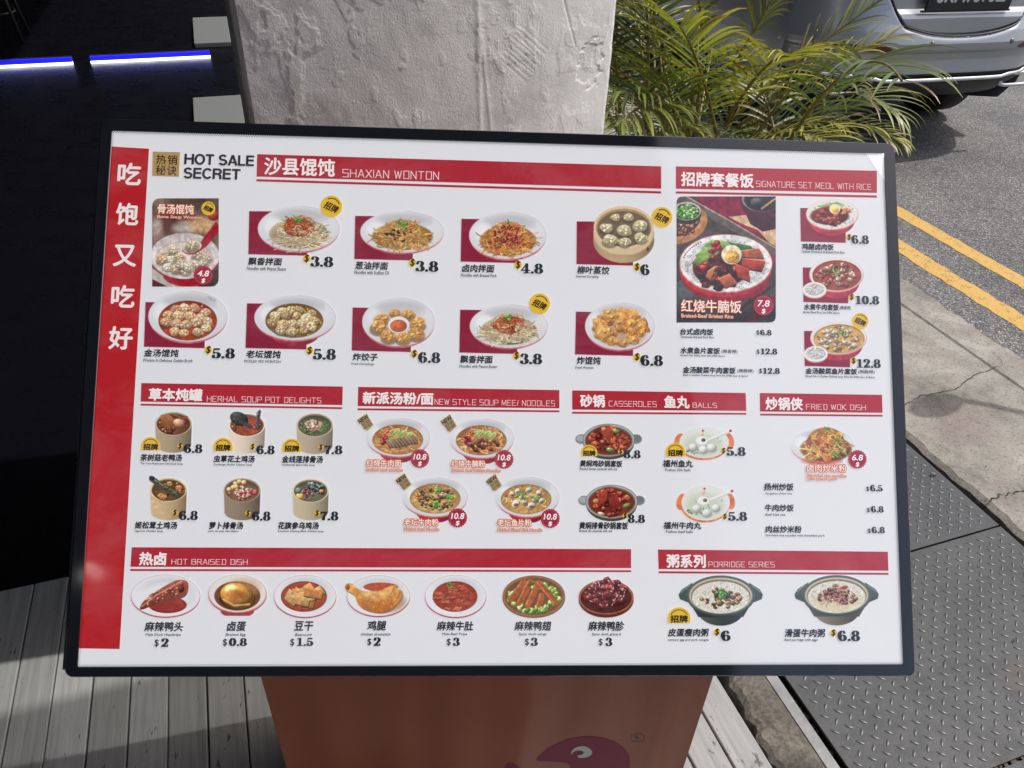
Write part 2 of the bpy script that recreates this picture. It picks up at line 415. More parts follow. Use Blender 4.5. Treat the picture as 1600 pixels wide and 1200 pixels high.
def vnoise(shape, cells, rg, oct=3):
    out = np.zeros(shape); amp = 1.
    for k in range(oct):
        ch, cw = max(2, int(cells[0] * 2 ** k)), max(2, int(cells[1] * 2 ** k))
        g = rg.random((ch + 1, cw + 1)); y = np.linspace(0, ch - 1e-6, shape[0]); x = np.linspace(0, cw - 1e-6, shape[1])
        yi = y.astype(int); xi = x.astype(int); fy = (y - yi)[:, None]; fx = (x - xi)[None]; fy = fy * fy * (3 - 2 * fy); fx = fx * fx * (3 - 2 * fx)
        out += amp * (g[yi][:, xi] * (1 - fy) * (1 - fx) + g[yi][:, xi + 1] * (1 - fy) * fx + g[yi + 1][:, xi] * fy * (1 - fx) + g[yi + 1][:, xi + 1] * fy * fx - .5); amp *= .5
    return out
dsp = .0009 * vnoise((len(zs), N), (14, 24), rg, 5)
lay = vnoise((len(zs), N), (12, 26), rg, 4); dsp += .0004 * np.clip((lay - .12) / .015, 0, 1) + .0006 * np.clip((lay - .30) / .015, 0, 1)      # layers of flaked paint
zz, ii = np.meshgrid(zs, np.arange(N), indexing='ij')
def scratch(a, b, d, w):                                              # trowel marks on the front face: (fraction across, z)
    x = ii / 420.0 * (cp1 - cp0); ax, ay = a[0] * (cp1 - cp0), a[1]; bx, by = b[0] * (cp1 - cp0), b[1]
    t = np.clip(((x - ax) * (bx - ax) + (zz - ay) * (by - ay)) / ((bx - ax) ** 2 + (by - ay) ** 2), 0, 1)
    dd = np.hypot(x - ax - t * (bx - ax), zz - ay - t * (by - ay)); return d * np.exp(-(dd / w) ** 2) * (ii < 420)
for k in range(9):
    f0 = .615 + .0070 * k; dsp += scratch((f0, 1.262 + .0062 * k), (f0 + .085 + .004 * (k % 3), 1.215 + .0062 * k), -.0006, .0013)
dsp += scratch((.77, 1.40), (.86, 1.26), -.0011, .002) + scratch((.545, 1.45), (.56, 1.12), .0012, .005) + scratch((.56, 1.3), (.60, 1.1), .001, .004)
pxx = ii / 420.0; patch = ((pxx - .925) / .05) ** 2 + ((zz - 1.225) / .045) ** 2 + 1.1 * vnoise((len(zs), N), (70, 60), rg, 4) + .4 * lay   # missing flake near the right arris
dsp -= .0014 * np.clip((1 - patch) / .15, 0, 1) * (ii < 420)
P3 = pr[None] + nr[None] * dsp[..., None]
col_t = street(thing('plaster_column', 'rough grey white plastered column with flaking paint behind the menu board', 'column'))
cb = MB(); rows = [[(P3[i, j % N, 0], P3[i, j % N, 1], zs[i]) for j in range(N + 1)] for i in range(len(zs))]
cb.grid(rows, 0, True); shaft = cb.build('shaft', m_pl, col_t)
m_chip = mat('crack shade', (.10, .09, .085), .95)
# ================================================================= CAR
m_paint = mat('silver paint', (.40, .425, .455), .34, .55, coat=.7); n = NT(m_paint)
n.bump(n.noise(900, 2), .03, .001)
m_trim = mat('black plastic', (.018, .019, .022), .5)
m_chrome = mat('chrome', (.78, .79, .8), .08, 1.0)
m_red = mat('red reflector', (.10, .012, .014), .18, coat=.5)
m_glass = mat('dark car glass', (.01, .012, .014), .05, spec=.7)
m_tyre = mat('tyre rubber', (.018, .018, .019), .85)
m_rim = mat('wheel alloy', (.45, .46, .47), .3, .9)
m_plate = mat('plate black', (.014, .017, .022), .4)
m_char = mat('plate characters', (.55, .57, .56), .5)
CAR_A = math.radians(13.5)
car = thing('parked_car', 'silver saloon car parked on the road, seen from behind past the palm', 'car', (2.75, 4.65, -.08), CAR_A)
# car axes: x across, y forward from the bumper, z up from the road
def plan(u): return .42 * (abs(u) / .93) ** 4.2
def U_curve(u): return .742 + .052 * (min(abs(u), .62) / .38) ** 2.4 + (max(0, abs(u) - .38) / .115) ** 1.4 * .11     # lower edge of the boot lid
ZP = [(.395, .13), (.43, .085), (.475, .055), (.515, .045), (.525, .03), (.60, .042), (.640, .036), (.655, .006), (.668, 0), (.70, -.004), (.76, .012), (.80, .03), (.86, .05), (1.0, .09), (1.10, .13), (1.13, .17)]
LP = [(.70, .05), (.76, .052), (.81, .054), (.826, .055), (.848, .068), (.872, .089), (.90, .092), (1.02, .098), (1.05, .085), (1.09, .10), (1.13, .17)]
def interp(T, z): return float(np.interp(z, [t[0] for t in T], [t[1] for t in T]))
us = np.concatenate([np.linspace(-.93, -.60, 22)[:-1], np.linspace(-.60, .60, 300), np.linspace(.60, .93, 22)[1:]])
zs_ = np.concatenate([np.linspace(.512, .70, 50)[:-1], np.linspace(.70, .88, 170)[:-1], np.linspace(.88, 1.13, 50)])
def rear_y(u, z):
    d = interp(ZP, z); zu = U_curve(u)
    if z > zu - .012:
        k = min(1, max(0, (z - zu + .012) / .006))                     # gap under the lid
        l = interp(LP, z) - .03 * (abs(u) / .5) ** 2
        lid = max(l, .012) if z > zu + .004 else .075
        d = d * (1 - k) + lid * k
    elif z > zu - .035:
        k = (z - zu + .035) / .023; d += .008 * k ** 2                 # rounded lip that catches the sky
    return d + plan(u)
body = MB()
body.grid([[(u, rear_y(u, z), z) for u in us] for z in zs_], 0, True)
st = [(.36, .93, .26, .92, 1.10), (.6, .93, .2, .95, 1.13), (1.0, .93, .2, .96, 1.12), (1.5, .93, .2, .96, 1.06), (2.4, .93, .2, .95, 1.0), (3.2, .93, .2, .93, .98), (3.8, .92, .2, .90, .98), (4.4, .88, .22, .82, .88), (4.75, .78, .26, .70, .76), (4.88, .6, .3, .58, .64)]
rows = []
for (y, w, zb, zbelt, zt) in st:
    half = [(w * .86, zb), (w * .97, zb + .1), (w, .52), (w * .985, zbelt - .12), (w * .95, zbelt), (w * .8, zt - .02), (w * .4, zt), (0, zt)]
    rows.append([(x, y, z) for x, z in half] + [(-x, y, z) for x, z in half[-2::-1]])
body.grid(rows, 0, True)
a = len(body.v) - 15; body.f.append(tuple(range(a, a + 15))); body.mi.append(0); body.sm.append(True)
body.grid([[(-.8, .40, .30), (.8, .40, .30)], [(-.8, 4.6, .25), (.8, 4.6, .25)]], 1, False)      # under tray
body.build('body', [m_paint, m_trim], car)
dk = MB()                                                            # dark diffuser under the bumper
dk.grid([[(u, rear_y(u, max(z, .395)) + off, z) for u in np.linspace(-.86, .86, 60)] for z, off in ((.525, -.006), (.51, -.012), (.485, -.012), (.46, -.014), (.40, .0), (.36, .04), (.33, .12), (.31, .3))], 0, True)
dk.build('diffuser', m_trim, car)
ch = MB()
def tr_pt(u):
    a = abs(u); z = .492 + (.012 if a > .60 else 0) + .012 * max(0, min(1, (a - .42) / .05)); return (u, rear_y(u, z) - .028, z)
P = [tr_pt(u) for u in np.linspace(-.86, .86, 90)]
A = [(x, y, z + .011) for x, y, z in P]; B = [(x, y - .008, z + .004) for x, y, z in P]; C = [(x, y - .006, z - .007) for x, y, z in P]; D = [(x, y + .01, z - .011) for x, y, z in P]
ch.grid([A, B, C, D], 0, True); ch.build('chrome_strip', m_chrome, car)
for sgn in (-1, 1):
    e = MB(); cx = sgn * .62; w2, h2 = .115, .036
    loop = [(cx + w2 * math.copysign(abs(math.cos(t)) ** .45, math.cos(t)), rear_y(cx, .45) - .034, .452 + h2 * math.copysign(abs(math.sin(t)) ** .5, math.sin(t))) for t in np.linspace(0, 2 * math.pi, 40)]
    e.tube(loop, .012, 8, 0, False); e.build('exhaust_trim', m_chrome, car)
    rf = MB(); L = []; H = []
    for t in np.linspace(0, 1, 24):
        u = sgn * (.43 + .385 * t); hh = .019 * (min(1, t / .18) ** .6) * (1 - .93 * t ** 3)
        L.append((u, rear_y(u, .668) - .004, .660 - .004 * t)); H.append((u, rear_y(u, .69) - .004, .664 + 2 * hh * .9))
    M_ = [(l[0], min(l[1], h[1]) - .003, (l[2] + h[2]) / 2) for l, h in zip(L, H)]
    rf.grid([L, M_, H] if sgn > 0 else [H, M_, L], 0, True); rf.build('rear_reflector', m_red, car)
    tl = MB(); tl.grid([[(sgn * u, rear_y(u, z) - .012, z) for u in np.linspace(.52, .925, 20)] for z in np.linspace(.945, 1.07, 8)], 0, True); tl.build('tail_lamp', m_red, car)
for u in (-.69, -.20, .36, .66):
    s = MB(); pr_ = [(.0, -.002), (.013, -.002), (.0145, .001), (.0155, .004)]
    s.lathe([(r_, h_) for r_, h_ in pr_], 20, 0, 'Y'); v0 = [(v[1], v[0], v[2]) for v in s.v]; s.v = [(x + u, y + rear_y(u, .702) - .0015, z + .702) for x, y, z in v0]
    s.build('parking_sensor', m_paint if False else mat('sensor', (.22, .23, .245), .35, .6), car)
gp = MB(); gpts = []
for u in np.linspace(-.5, .5, 90): gpts.append((u, rear_y(u, U_curve(u) - .02) + .006, U_curve(u) - .0035))
gp.tube(gpts, .0055, 6); gp.build('boot_gap', m_trim, car)
# number plate
pl = MB(); pl.box((-.285, .036, .868), (.285, .056, 1.022)); plate = pl.build('number_plate', m_plate, car); bevel(plate, .006)
fr = MB(); fr.box((-.30, .044, .858), (.30, .060, .8675)); fr.box((-.30, .044, 1.0225), (.30, .06, 1.03)); fr.build('plate_frame', m_trim, car)
TXT = {}
def text_mesh(s):
    if s not in TXT:
        c = bpy.data.curves.new('lettering', 'FONT'); c.body = s
        o = bpy.data.objects.new('lettering', c); COL.objects.link(o)
        dg = bpy.context.evaluated_depsgraph_get()
        me = bpy.data.meshes.new_from_object(o.evaluated_get(dg))
        v = np.zeros(len(me.vertices) * 3); me.vertices.foreach_get('co', v); v = v.reshape(-1, 3)[:, :2].copy()
        f = [tuple(p.vertices) for p in me.polygons]
        bpy.data.objects.remove(o); bpy.data.curves.remove(c); bpy.data.meshes.remove(me)
        TXT[s] = (v, f)
    return TXT[s]
v, f = text_mesh('SKM7575Z'); lo = v.min(0); hi = v.max(0)
tm = MB()
for k, (dx, dz) in enumerate(((0, 0), (.003, .0), (-.003, 0), (0, .003), (0, -.003))):
    tm.add([((x - lo[0]) / (hi[0] - lo[0]) * .46 - .23 + dx, .0352 - .0002 * k, .889 + .022 + (y - lo[1]) / (hi[1] - lo[1]) * .085 + dz) for x, y in v], f)
tm.build('plate_number', m_char, plate)
# cabin and wheels
gh = MB(); rows = []
for (y, w, zb, zt, wt) in ((.75, .80, 1.10, 1.12, .70), (1.15, .84, 1.06, 1.33, .66), (1.7, .86, 1.0, 1.50, .62), (2.4, .86, .97, 1.53, .62), (2.9, .85, .95, 1.46, .62), (3.7, .80, .93, .99, .70)):
    rows.append([(w, y, zb), (wt + (w - wt) * .3, y, zb + (zt - zb) * .75), (wt * .9, y, zt - .01), (0, y, zt), (-wt * .9, y, zt - .01), (-(wt + (w - wt) * .3), y, zb + (zt - zb) * .75), (-w, y, zb)])
gh.grid(rows, 0, True); gh.build('windows', m_glass, car)
rfm = MB(); rows = [[(x, y, z) for x, z in ((.60, zt - .015), (.3, zt + .012), (0, zt + .016), (-.3, zt + .012), (-.60, zt - .015))] for y, zt in ((1.45, 1.43), (1.8, 1.51), (2.4, 1.535), (2.8, 1.49))]
rfm.grid(rows, 0, True); rfm.build('roof', m_paint, car)
for sx in (-1, 1):
    for y in (.98, 3.92):
        w = MB(); R = .335; x0 = sx * .80
        w.lathe([(.23, -.11), (R - .03, -.115), (R, -.09), (R, .09), (R - .03, .115), (.23, .11)], 40, 0, 'X', (x0, y, R)); wh = w.build('wheel', m_tyre, car)
        rm = MB(); rm.lathe([(.23, sx * .09), (.21, sx * .06), (.08, sx * .085), (0, sx * .085)], 30, 0, 'X', (x0, y, R))
        for k in range(5):
            a_ = 2 * math.pi * k / 5; rm.tube([(x0 + sx * .092, y, R), (x0 + sx * .098, y + .22 * math.cos(a_), R + .22 * math.sin(a_))], .022, 6)
        rm.build('rim', m_rim, wh)

# round sign on a post outside the frame: it throws the small oval shadow on the concrete
m_sgn = mat('sign grey', (.3, .3, .32), .5)
a, q = ground(1488, 655)
t = street(thing('round_sign', 'small round sign on a slim post whose shadow lies on the concrete', 'sign')); zc = 1.30
t.location = pq(a + zc / math.tan(SUN_EL) + 0.0, q, 0)
b = MB(); b.lathe([(0, -.008), (.098, -.008), (.1, 0), (.098, .008), (0, .008)], 36); b.v = [(x * 1.15, y * .55 + x * .10, z + zc) for x, y, z in b.v]; b.build('disc', m_sgn, t)
b = MB(); b.tube([(.10, .0, zc - .01), (.17, -.05, zc - .02), (.26, -.15, zc - .06), (.5, -.4, zc - .25), (.55, -.45, 0)], .015); b.build('post', m_sgn, t)

# ================================================================= PALM
m_fr = bpy.data.materials.new('palm leaf'); m_fr.use_nodes = True; n = NT(m_fr)
att = n.node('ShaderNodeAttribute'); att.attribute_name = 'Col'
n.color(att.outputs['Color']); n.b.inputs['Roughness'].default_value = .38; n.b.inputs['Specular IOR Level'].default_value = .5
n.b.inputs['Transmission Weight'].default_value = 0.0
tl = n.node('ShaderNodeBsdfTranslucent'); n.link(n.mix(1.0, att.outputs['Color'], (1.15, 1.25, .5), 'MULTIPLY'), tl.inputs[0])
mx = n.node('ShaderNodeMixShader'); mx.inputs[0].default_value = .28
n.link(n.b.outputs[0], mx.inputs[1]); n.link(tl.outputs[0], mx.inputs[2]); n.link(mx.outputs[0], n.t.nodes['Material Output'].inputs[0])
m_cane = mat('palm cane', (.16, .12, .03), .45); n = NT(m_cane)
n.color(n.ramp(n.noise(9, 4, .6, n.mapped((1, 1, 3))), [(.3, (.10, .085, .02)), (.55, (.20, .15, .04)), (.75, (.09, .11, .03))]))
m_pot = mat('clay pot', (.06, .055, .055), .7); m_soil = mat('potting soil', (.02, .015, .01), .95)
PB = pq(1.42, 2.12)
palm = thing('potted_palm', 'bushy areca palm with arching feathery fronds between the column and the silver car', 'plant', (PB[0], PB[1], 0))
b = MB(); b.lathe([(0, 0), (.15, 0), (.17, .02), (.205, .30), (.225, .30), (.225, .34), (.20, .34), (.195, .29)], 36); pot = b.build('pot', m_pot, palm)
b = MB(); b.lathe([(0, .29), (.196, .29)], 24); b.build('soil', m_soil, pot)
pr_ = random.Random(23)
def frond(base, az, elev, length, droop, nl, ll, hue, name='frond', lw=.0050, twist=0.0, path=None):
    """one pinnate leaf: rachis curve with two rows of narrow drooping leaflets"""
    mb = MB(); cols = []; nl = int(nl * .74); ll = ll * 1.13
    d = Vector((math.cos(az) * math.cos(elev), math.sin(az) * math.cos(elev), math.sin(elev))); p = Vector(base); pts = [p.copy()]; dirs = [d.copy()]
    S = 22
    for i in range(S):
        d = (d + Vector((0, 0, -droop * (i + 2) / S / S * 2.2))).normalized(); p = p + d * (length / S); pts.append(p.copy()); dirs.append(d.copy())
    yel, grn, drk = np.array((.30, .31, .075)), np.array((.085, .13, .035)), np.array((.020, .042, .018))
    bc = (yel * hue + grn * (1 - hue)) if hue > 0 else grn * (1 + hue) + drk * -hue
    if path is not None: pts = [Vector(p_) for p_ in path]; dirs = [(pts[min(i + 1, S)] - pts[max(i - 1, 0)]).normalized() for i in range(S + 1)]
    k0 = len(mb.v); mb.tube(pts, [.0050 * (1 - .8 * i / S) + .0012 for i in range(S + 1)], 6)
    rc = np.array((.30, .24, .05)) * .8; cols += [rc] * (len(mb.v) - k0)
    for k in range(nl):
        t = .20 + .79 * k / (nl - 1); i = min(S - 1, int(t * S)); f_ = t * S - i
        c = pts[i].lerp(pts[i + 1], f_); dd = dirs[i]
        side = dd.cross(Vector((0, 0, 1)));
        if side.length < .05: side = Vector((1, 0, 0))
        side.normalize(); up = side.cross(dd).normalized()
        env = math.sin(math.pi * min(1, (t - .08) * .98)) ** .55 if t < .95 else .5
        for sg in (-1, 1):
            L = ll * env * pr_.uniform(.82, 1.1); fw = .45 + .55 * t + pr_.uniform(-.08, .08)
            ld = (side * sg * (1 - .35 * t) + dd * fw + up * (.20 + twist * sg + pr_.uniform(-.18, .2))).normalized()
            q = c.copy(); nseg = 7; W0 = lw * pr_.uniform(.8, 1.15); wdir = ld.cross(up).normalized() * 1.0
            tint = bc * pr_.uniform(.5, 1.5); tip = tint * np.array((1.5, 1.25, .8)) if pr_.random() < .8 else np.array((.20, .13, .05))
            row = []
            for s in range(nseg + 1):
                x = s / nseg; w = W0 * (math.sin(math.pi * min(.98, x * .86 + .12)) ** .8) if s < nseg else .0006
                nrm = wdir.cross(ld).normalized()
                row.append((q - wdir * w + nrm * w * .35, q.copy(), q + wdir * w + nrm * w * .35)); 
                ld = (ld + Vector((0, 0, -1)) * (.035 + .26 * x * x) * (.5 + droop * .6)).normalized()
                q = q + ld * (L / nseg)
            k0 = len(mb.v); mb.grid(row, 0, True)
            for s in range(nseg + 1):
                cc = tint * (1 - s / nseg) + tip * (s / nseg); cols += [cc, cc * .9 + .012, cc]
    o = mb.build(name, m_fr, palm)
    at = o.data.color_attributes.new('Col', 'FLOAT_COLOR', 'POINT')
    at.data.foreach_set('color', np.concatenate([np.clip(np.array(cols), 0, 1), np.ones((len(cols), 1))], 1).astype(np.float32).ravel())
    return o
stems = []
for k in range(15):
    a_ = pr_.uniform(0, 6.28); r_ = pr_.uniform(.02, .17); H = pr_.uniform(.75, 1.15); le = pr_.uniform(.05, .32); az = a_ + pr_.uniform(-.5, .5)
    p0 = Vector((r_ * math.cos(a_), r_ * math.sin(a_), .29)); p1 = p0 + Vector((le * .4 * math.cos(az), le * .4 * math.sin(az), H * .5)); p2 = p0 + Vector((le * math.cos(az), le * math.sin(az), H - .25))
    b = MB(); b.tube([p0, p0.lerp(p1, .5), p1, p1.lerp(p2, .5) + Vector((0, 0, .01)), p2], [.011, .010, .008, .005, .0015], 8); b.build('stem', m_cane, palm)
    stems.append((p2, az)); 
def pt(px, py, y):                     # point of the photograph at depth y, relative to the palm's base
    d = ray(px, py); P = CAM + d * (y / d[1]); return Vector(P) - Vector(PB)
def aimed(px0, py0, y0, px1, py1, y1, arch, nl, ll, hue, lw=.0050):
    """frond from one place to another with a given arch"""
    a_, b_ = pt(px0, py0, y0), pt(px1, py1, y1); v_ = b_ - a_; L = v_.length
    c_ = (a_ + b_) / 2 + v_ * .08 + Vector((0, 0, arch * L * .42)); path = [a_ * (1 - t) ** 2 + c_ * 2 * t * (1 - t) + b_ * t * t for t in np.linspace(0, 1, 23)]
    frond(a_, 0, 0, L, .35 + arch * .9, nl, ll, hue, lw=lw, path=path)
aimed(1200, 205, 2.30, 1408, 222, 2.10, .52, 30, .115, .55)         # long low frond drooping to the right
aimed(1150, 200, 2.35, 1385, 62, 2.30, .30, 22, .15, .75)
aimed(1140, 190, 2.35, 1372, 4, 2.35, .16, 22, .14, .45)
aimed(1135, 190, 2.3, 1232, 88, 2.0, .55, 28, .21, .85)
aimed(1120, 215, 2.3, 1062, 42, 2.05, .30, 30, .24, .55)
aimed(1150, 235, 2.2, 1292, 222, 1.95, .55, 24, .14, .9)
aimed(1085, 225, 2.15, 958, 150, 1.95, .55, 28, .20, .05)
aimed(1050, 205, 2.1, 968, 195, 1.85, .75, 26, .19, .2)
aimed(1090, 190, 2.3, 985, 22, 2.3, .25, 28, .18, .1)
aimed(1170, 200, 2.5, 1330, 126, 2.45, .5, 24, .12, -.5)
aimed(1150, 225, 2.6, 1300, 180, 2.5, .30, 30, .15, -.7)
aimed(1110, 225, 2.2, 1008, 228, 1.9, .6, 24, .15, .4)
aimed(1150, 100, 2.4, 1245, -60, 2.4, .2, 26, .21, .35)
aimed(1100, 80, 2.4, 1080, -90, 2.4, .2, 26, .20, -.2)
aimed(1060, 225, 2.2, 1032, 120, 2.0, .4, 24, .19, .1)
aimed(1220, 215, 2.45, 1345, 165, 2.4, .3, 26, .12, -.3)
for (p2, az) in stems[:8]:
    for j in range(1 + (len(palm.children) % 2)):
        A = az + pr_.uniform(-1.1, 1.1) + j * 2.4; sh = .55 if math.cos(A) > .4 else 1.0
        frond(p2 - Vector((0, 0, pr_.uniform(0, .3))), A, pr_.uniform(.65, 1.2), sh * pr_.uniform(.5, .85), pr_.uniform(.7, 1.5), 24, pr_.uniform(.16, .24), pr_.uniform(-1.0, .2))
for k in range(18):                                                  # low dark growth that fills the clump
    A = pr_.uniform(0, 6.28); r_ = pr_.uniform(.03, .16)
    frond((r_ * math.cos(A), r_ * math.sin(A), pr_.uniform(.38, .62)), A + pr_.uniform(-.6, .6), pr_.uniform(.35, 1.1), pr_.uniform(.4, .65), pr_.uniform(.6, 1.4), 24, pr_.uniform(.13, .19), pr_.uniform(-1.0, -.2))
# ================================================================= MENU BOARD
BC = np.array([0.02681208, 0.67185561, 1.08681487])
BX = np.array([0.99996187, 0.0, -0.00873277]); BY = np.array([0.00647132, 0.6714625, 0.74101028]); BN = np.array([0.00586373, -0.74103853, 0.6714369])
BY = np.cross(BN, BX); BY /= np.linalg.norm(BY); BN = np.cross(BX, BY)
def bp(px, py):                     # place on the board's face (metres from its centre) of a point of the photograph
    px = np.asarray(px, float); py = np.asarray(py, float)
    D = np.stack([(px - 800) / 1202.0, (py - 600) / 1202.0, np.ones_like(px)], -1) @ R_.T
    k = ((BC - CAM) @ BN) / (D @ BN)
    P = CAM + k[..., None] * D - BC
    return P @ BX, P @ BY
board = thing('menu_board', 'tilted lit menu board of noodle dishes, black framed, on an orange pedestal', 'menu board', tuple(BC))
board.matrix_world = Matrix(((BX[0], BY[0], BN[0], BC[0]), (BX[1], BY[1], BN[1], BC[1]), (BX[2], BY[2], BN[2], BC[2]), (0, 0, 0, 1)))
bpy.context.view_layer.update()
PAPER = (226, 227, 231)
GLOW = 0.48
m_ink = bpy.data.materials.new('backlit print'); m_ink.use_nodes = True; n = NT(m_ink)
att = n.node('ShaderNodeAttribute'); att.attribute_name = 'Col'
glare_smear = n.ramp(n.math('ADD', n.noise(5, 6, .65, n.mapped((1, 2.2, 1), (0, 0, .5)), 1.2), n.math('MULTIPLY', n.noise(60, 3), .12)), [(.50, 0.0), (.85, .16)])  # pale smeared haze mixed into the print colour in place of reflected glare
n.color(n.mix(glare_smear, n.mix(1.0, att.outputs['Color'], (.85, .85, .85), 'MULTIPLY'), (.62, .63, .65)))
n.rough(n.ramp(n.noise(9, 5, .6, n.mapped((1, 1.6, 1), (0, 0, .7)), .8), [(.4, .045), (.75, .13)])); n.link(att.outputs['Color'], n.b.inputs['Emission Color'])
n.b.inputs['Emission Strength'].default_value = GLOW
n.b.inputs['Roughness'].default_value = .055; n.b.inputs['Specular IOR Level'].default_value = 1.0
wv = n.noise(7, 2, .4); n.bump(wv, .10, .012)
class Ink:
    """one printed piece: flat shapes with a colour at every vertex, in thin layers"""
    def __init__(self, z=.0003): self.v = []; self.f = []; self.c = []; self.z = z
    def add(self, vx, vy, faces, col, z=None):
        o = sum(len(a) for a in self.v); zz = self.z if z is None else z
        vx = np.asarray(vx, float).ravel(); vy = np.asarray(vy, float).ravel()
        self.v.append(np.stack([vx, vy, np.full(len(vx), zz)], 1))
        col = np.asarray(col, float)
        self.c.append(np.broadcast_to(lin(col), (len(vx), 3)) if col.ndim == 1 else lin(col))
        self.f += [tuple(i + o for i in f) for f in faces]
    def quad(self, pts, col, z=None):
        x, y = bp([p[0] for p in pts], [p[1] for p in pts]); self.add(x, y, [tuple(range(len(pts)))[::-1]], col, z)
    def disc(self, cx, cy, r, col, z=None, n=40, a0=0, a1=2 * math.pi, rin=None, wob=0):
        t = np.linspace(a0, a1, n); rr = r * (1 + wob * np.cos(t * 22))
        x, y = bp(cx + rr * np.cos(t), cy + rr * np.sin(t))
        if rin is None: self.add(x, y, [tuple(range(n - 1 if a1 - a0 > 6.2 else n))[::-1]], col, z)
        else:
            x2, y2 = bp(cx + rin * np.cos(t), cy + rin * np.sin(t))
            self.add(np.r_[x, x2], np.r_[y, y2], [(i, i + 1, n + i + 1, n + i)[::-1] for i in range(n - 1)], col, z)
    def place(self, v, f, box, col, z, bold=0., shear=0., rot=0., fat=None):
        """lettering (unit outline v) fitted into a box of the photograph x0,y0,x1,y1"""
        x0, y0, x1, y1 = box
        v = v.copy(); v[:, 0] += shear * v[:, 1]
        lo, hi = v.min(0), v.max(0); u = (v - lo) / np.maximum(hi - lo, 1e-6)
        ax, ay = bp(x0, y1); bx_, by_ = bp(x1, y1); cx_, cy_ = bp(x0, y0)
        W = float(bx_ - ax); H = float(cy_ - ay); P = .9 / 1270
        X = u[:, 0] * W; Y = u[:, 1] * H
        if rot: X, Y = (X - W / 2) * math.cos(rot) - (Y - H / 2) * math.sin(rot) + W / 2, (X - W / 2) * math.sin(rot) + (Y - H / 2) * math.cos(rot) + H / 2
        X = X + float(ax); Y = Y + float(ay)
        if fat:
            for k in range(10):
                a = k * math.pi / 5; self.add(X + fat[0] * P * math.cos(a), Y + fat[0] * P * math.sin(a), f, fat[1], z - .00018 + k * .000012)
        offs = [(0, 0)] if not bold else [(0, 0), (bold, 0), (-bold, 0), (0, bold), (0, -bold)]
        for k, (dx, dy) in enumerate(offs): self.add(X + dx * P, Y + dy * P, f, col, z + k * .000015)
    def text(self, s, box, col=(38, 40, 46), z=.0009, bold=.3, shear=0., rot=0., fat=None):
        v, f = text_mesh(s); self.place(v, f, box, col, z, bold, shear, rot, fat)
    def build(self, name, parent, **props):
        V = np.concatenate(self.v); Cc = np.concatenate(self.c)
        me = bpy.data.meshes.new(name); me.from_pydata(V.tolist(), [], self.f); me.materials.append(m_ink)
        at = me.color_attributes.new('Col', 'FLOAT_COLOR', 'POINT')
        at.data.foreach_set('color', np.concatenate([Cc, np.ones((len(Cc), 1))], 1).astype(np.float32).ravel())
        return link(name, me, parent, **props)
# ---- drawn lettering: strokes of the wide headline face and of the heavy price figures
def strip(pts, w):
    p = np.array(pts, float); t = np.gradient(p, axis=0); t /= np.maximum(np.linalg.norm(t, axis=1)[:, None], 1e-9); nn_ = np.stack([-t[:, 1], t[:, 0]], 1)
    w = np.broadcast_to(np.asarray(w, float), (len(p),))[:, None]
    k = len(p); return np.r_[p + nn_ * w / 2, p - nn_ * w / 2], [(i, i + 1, k + i + 1, k + i)[::-1] for i in range(k - 1)]
def seg_strokes(lines, w):
    V = []; F = []; o = 0
    for L in lines:
        for a, b in zip(L[:-1], L[1:]):
            a = np.array(a, float); b = np.array(b, float); d = (b - a) / np.linalg.norm(b - a); nn_ = np.array([-d[1], d[0]])
            ww = w * (.62 if abs(d[0]) > .9 else 1.0); e = d * w * .3
            V += [a - e + nn_ * ww / 2, a - e - nn_ * ww / 2, b + e - nn_ * ww / 2, b + e + nn_ * ww / 2]; F.append((o, o + 1, o + 2, o + 3)); o += 4
    return np.array(V), F
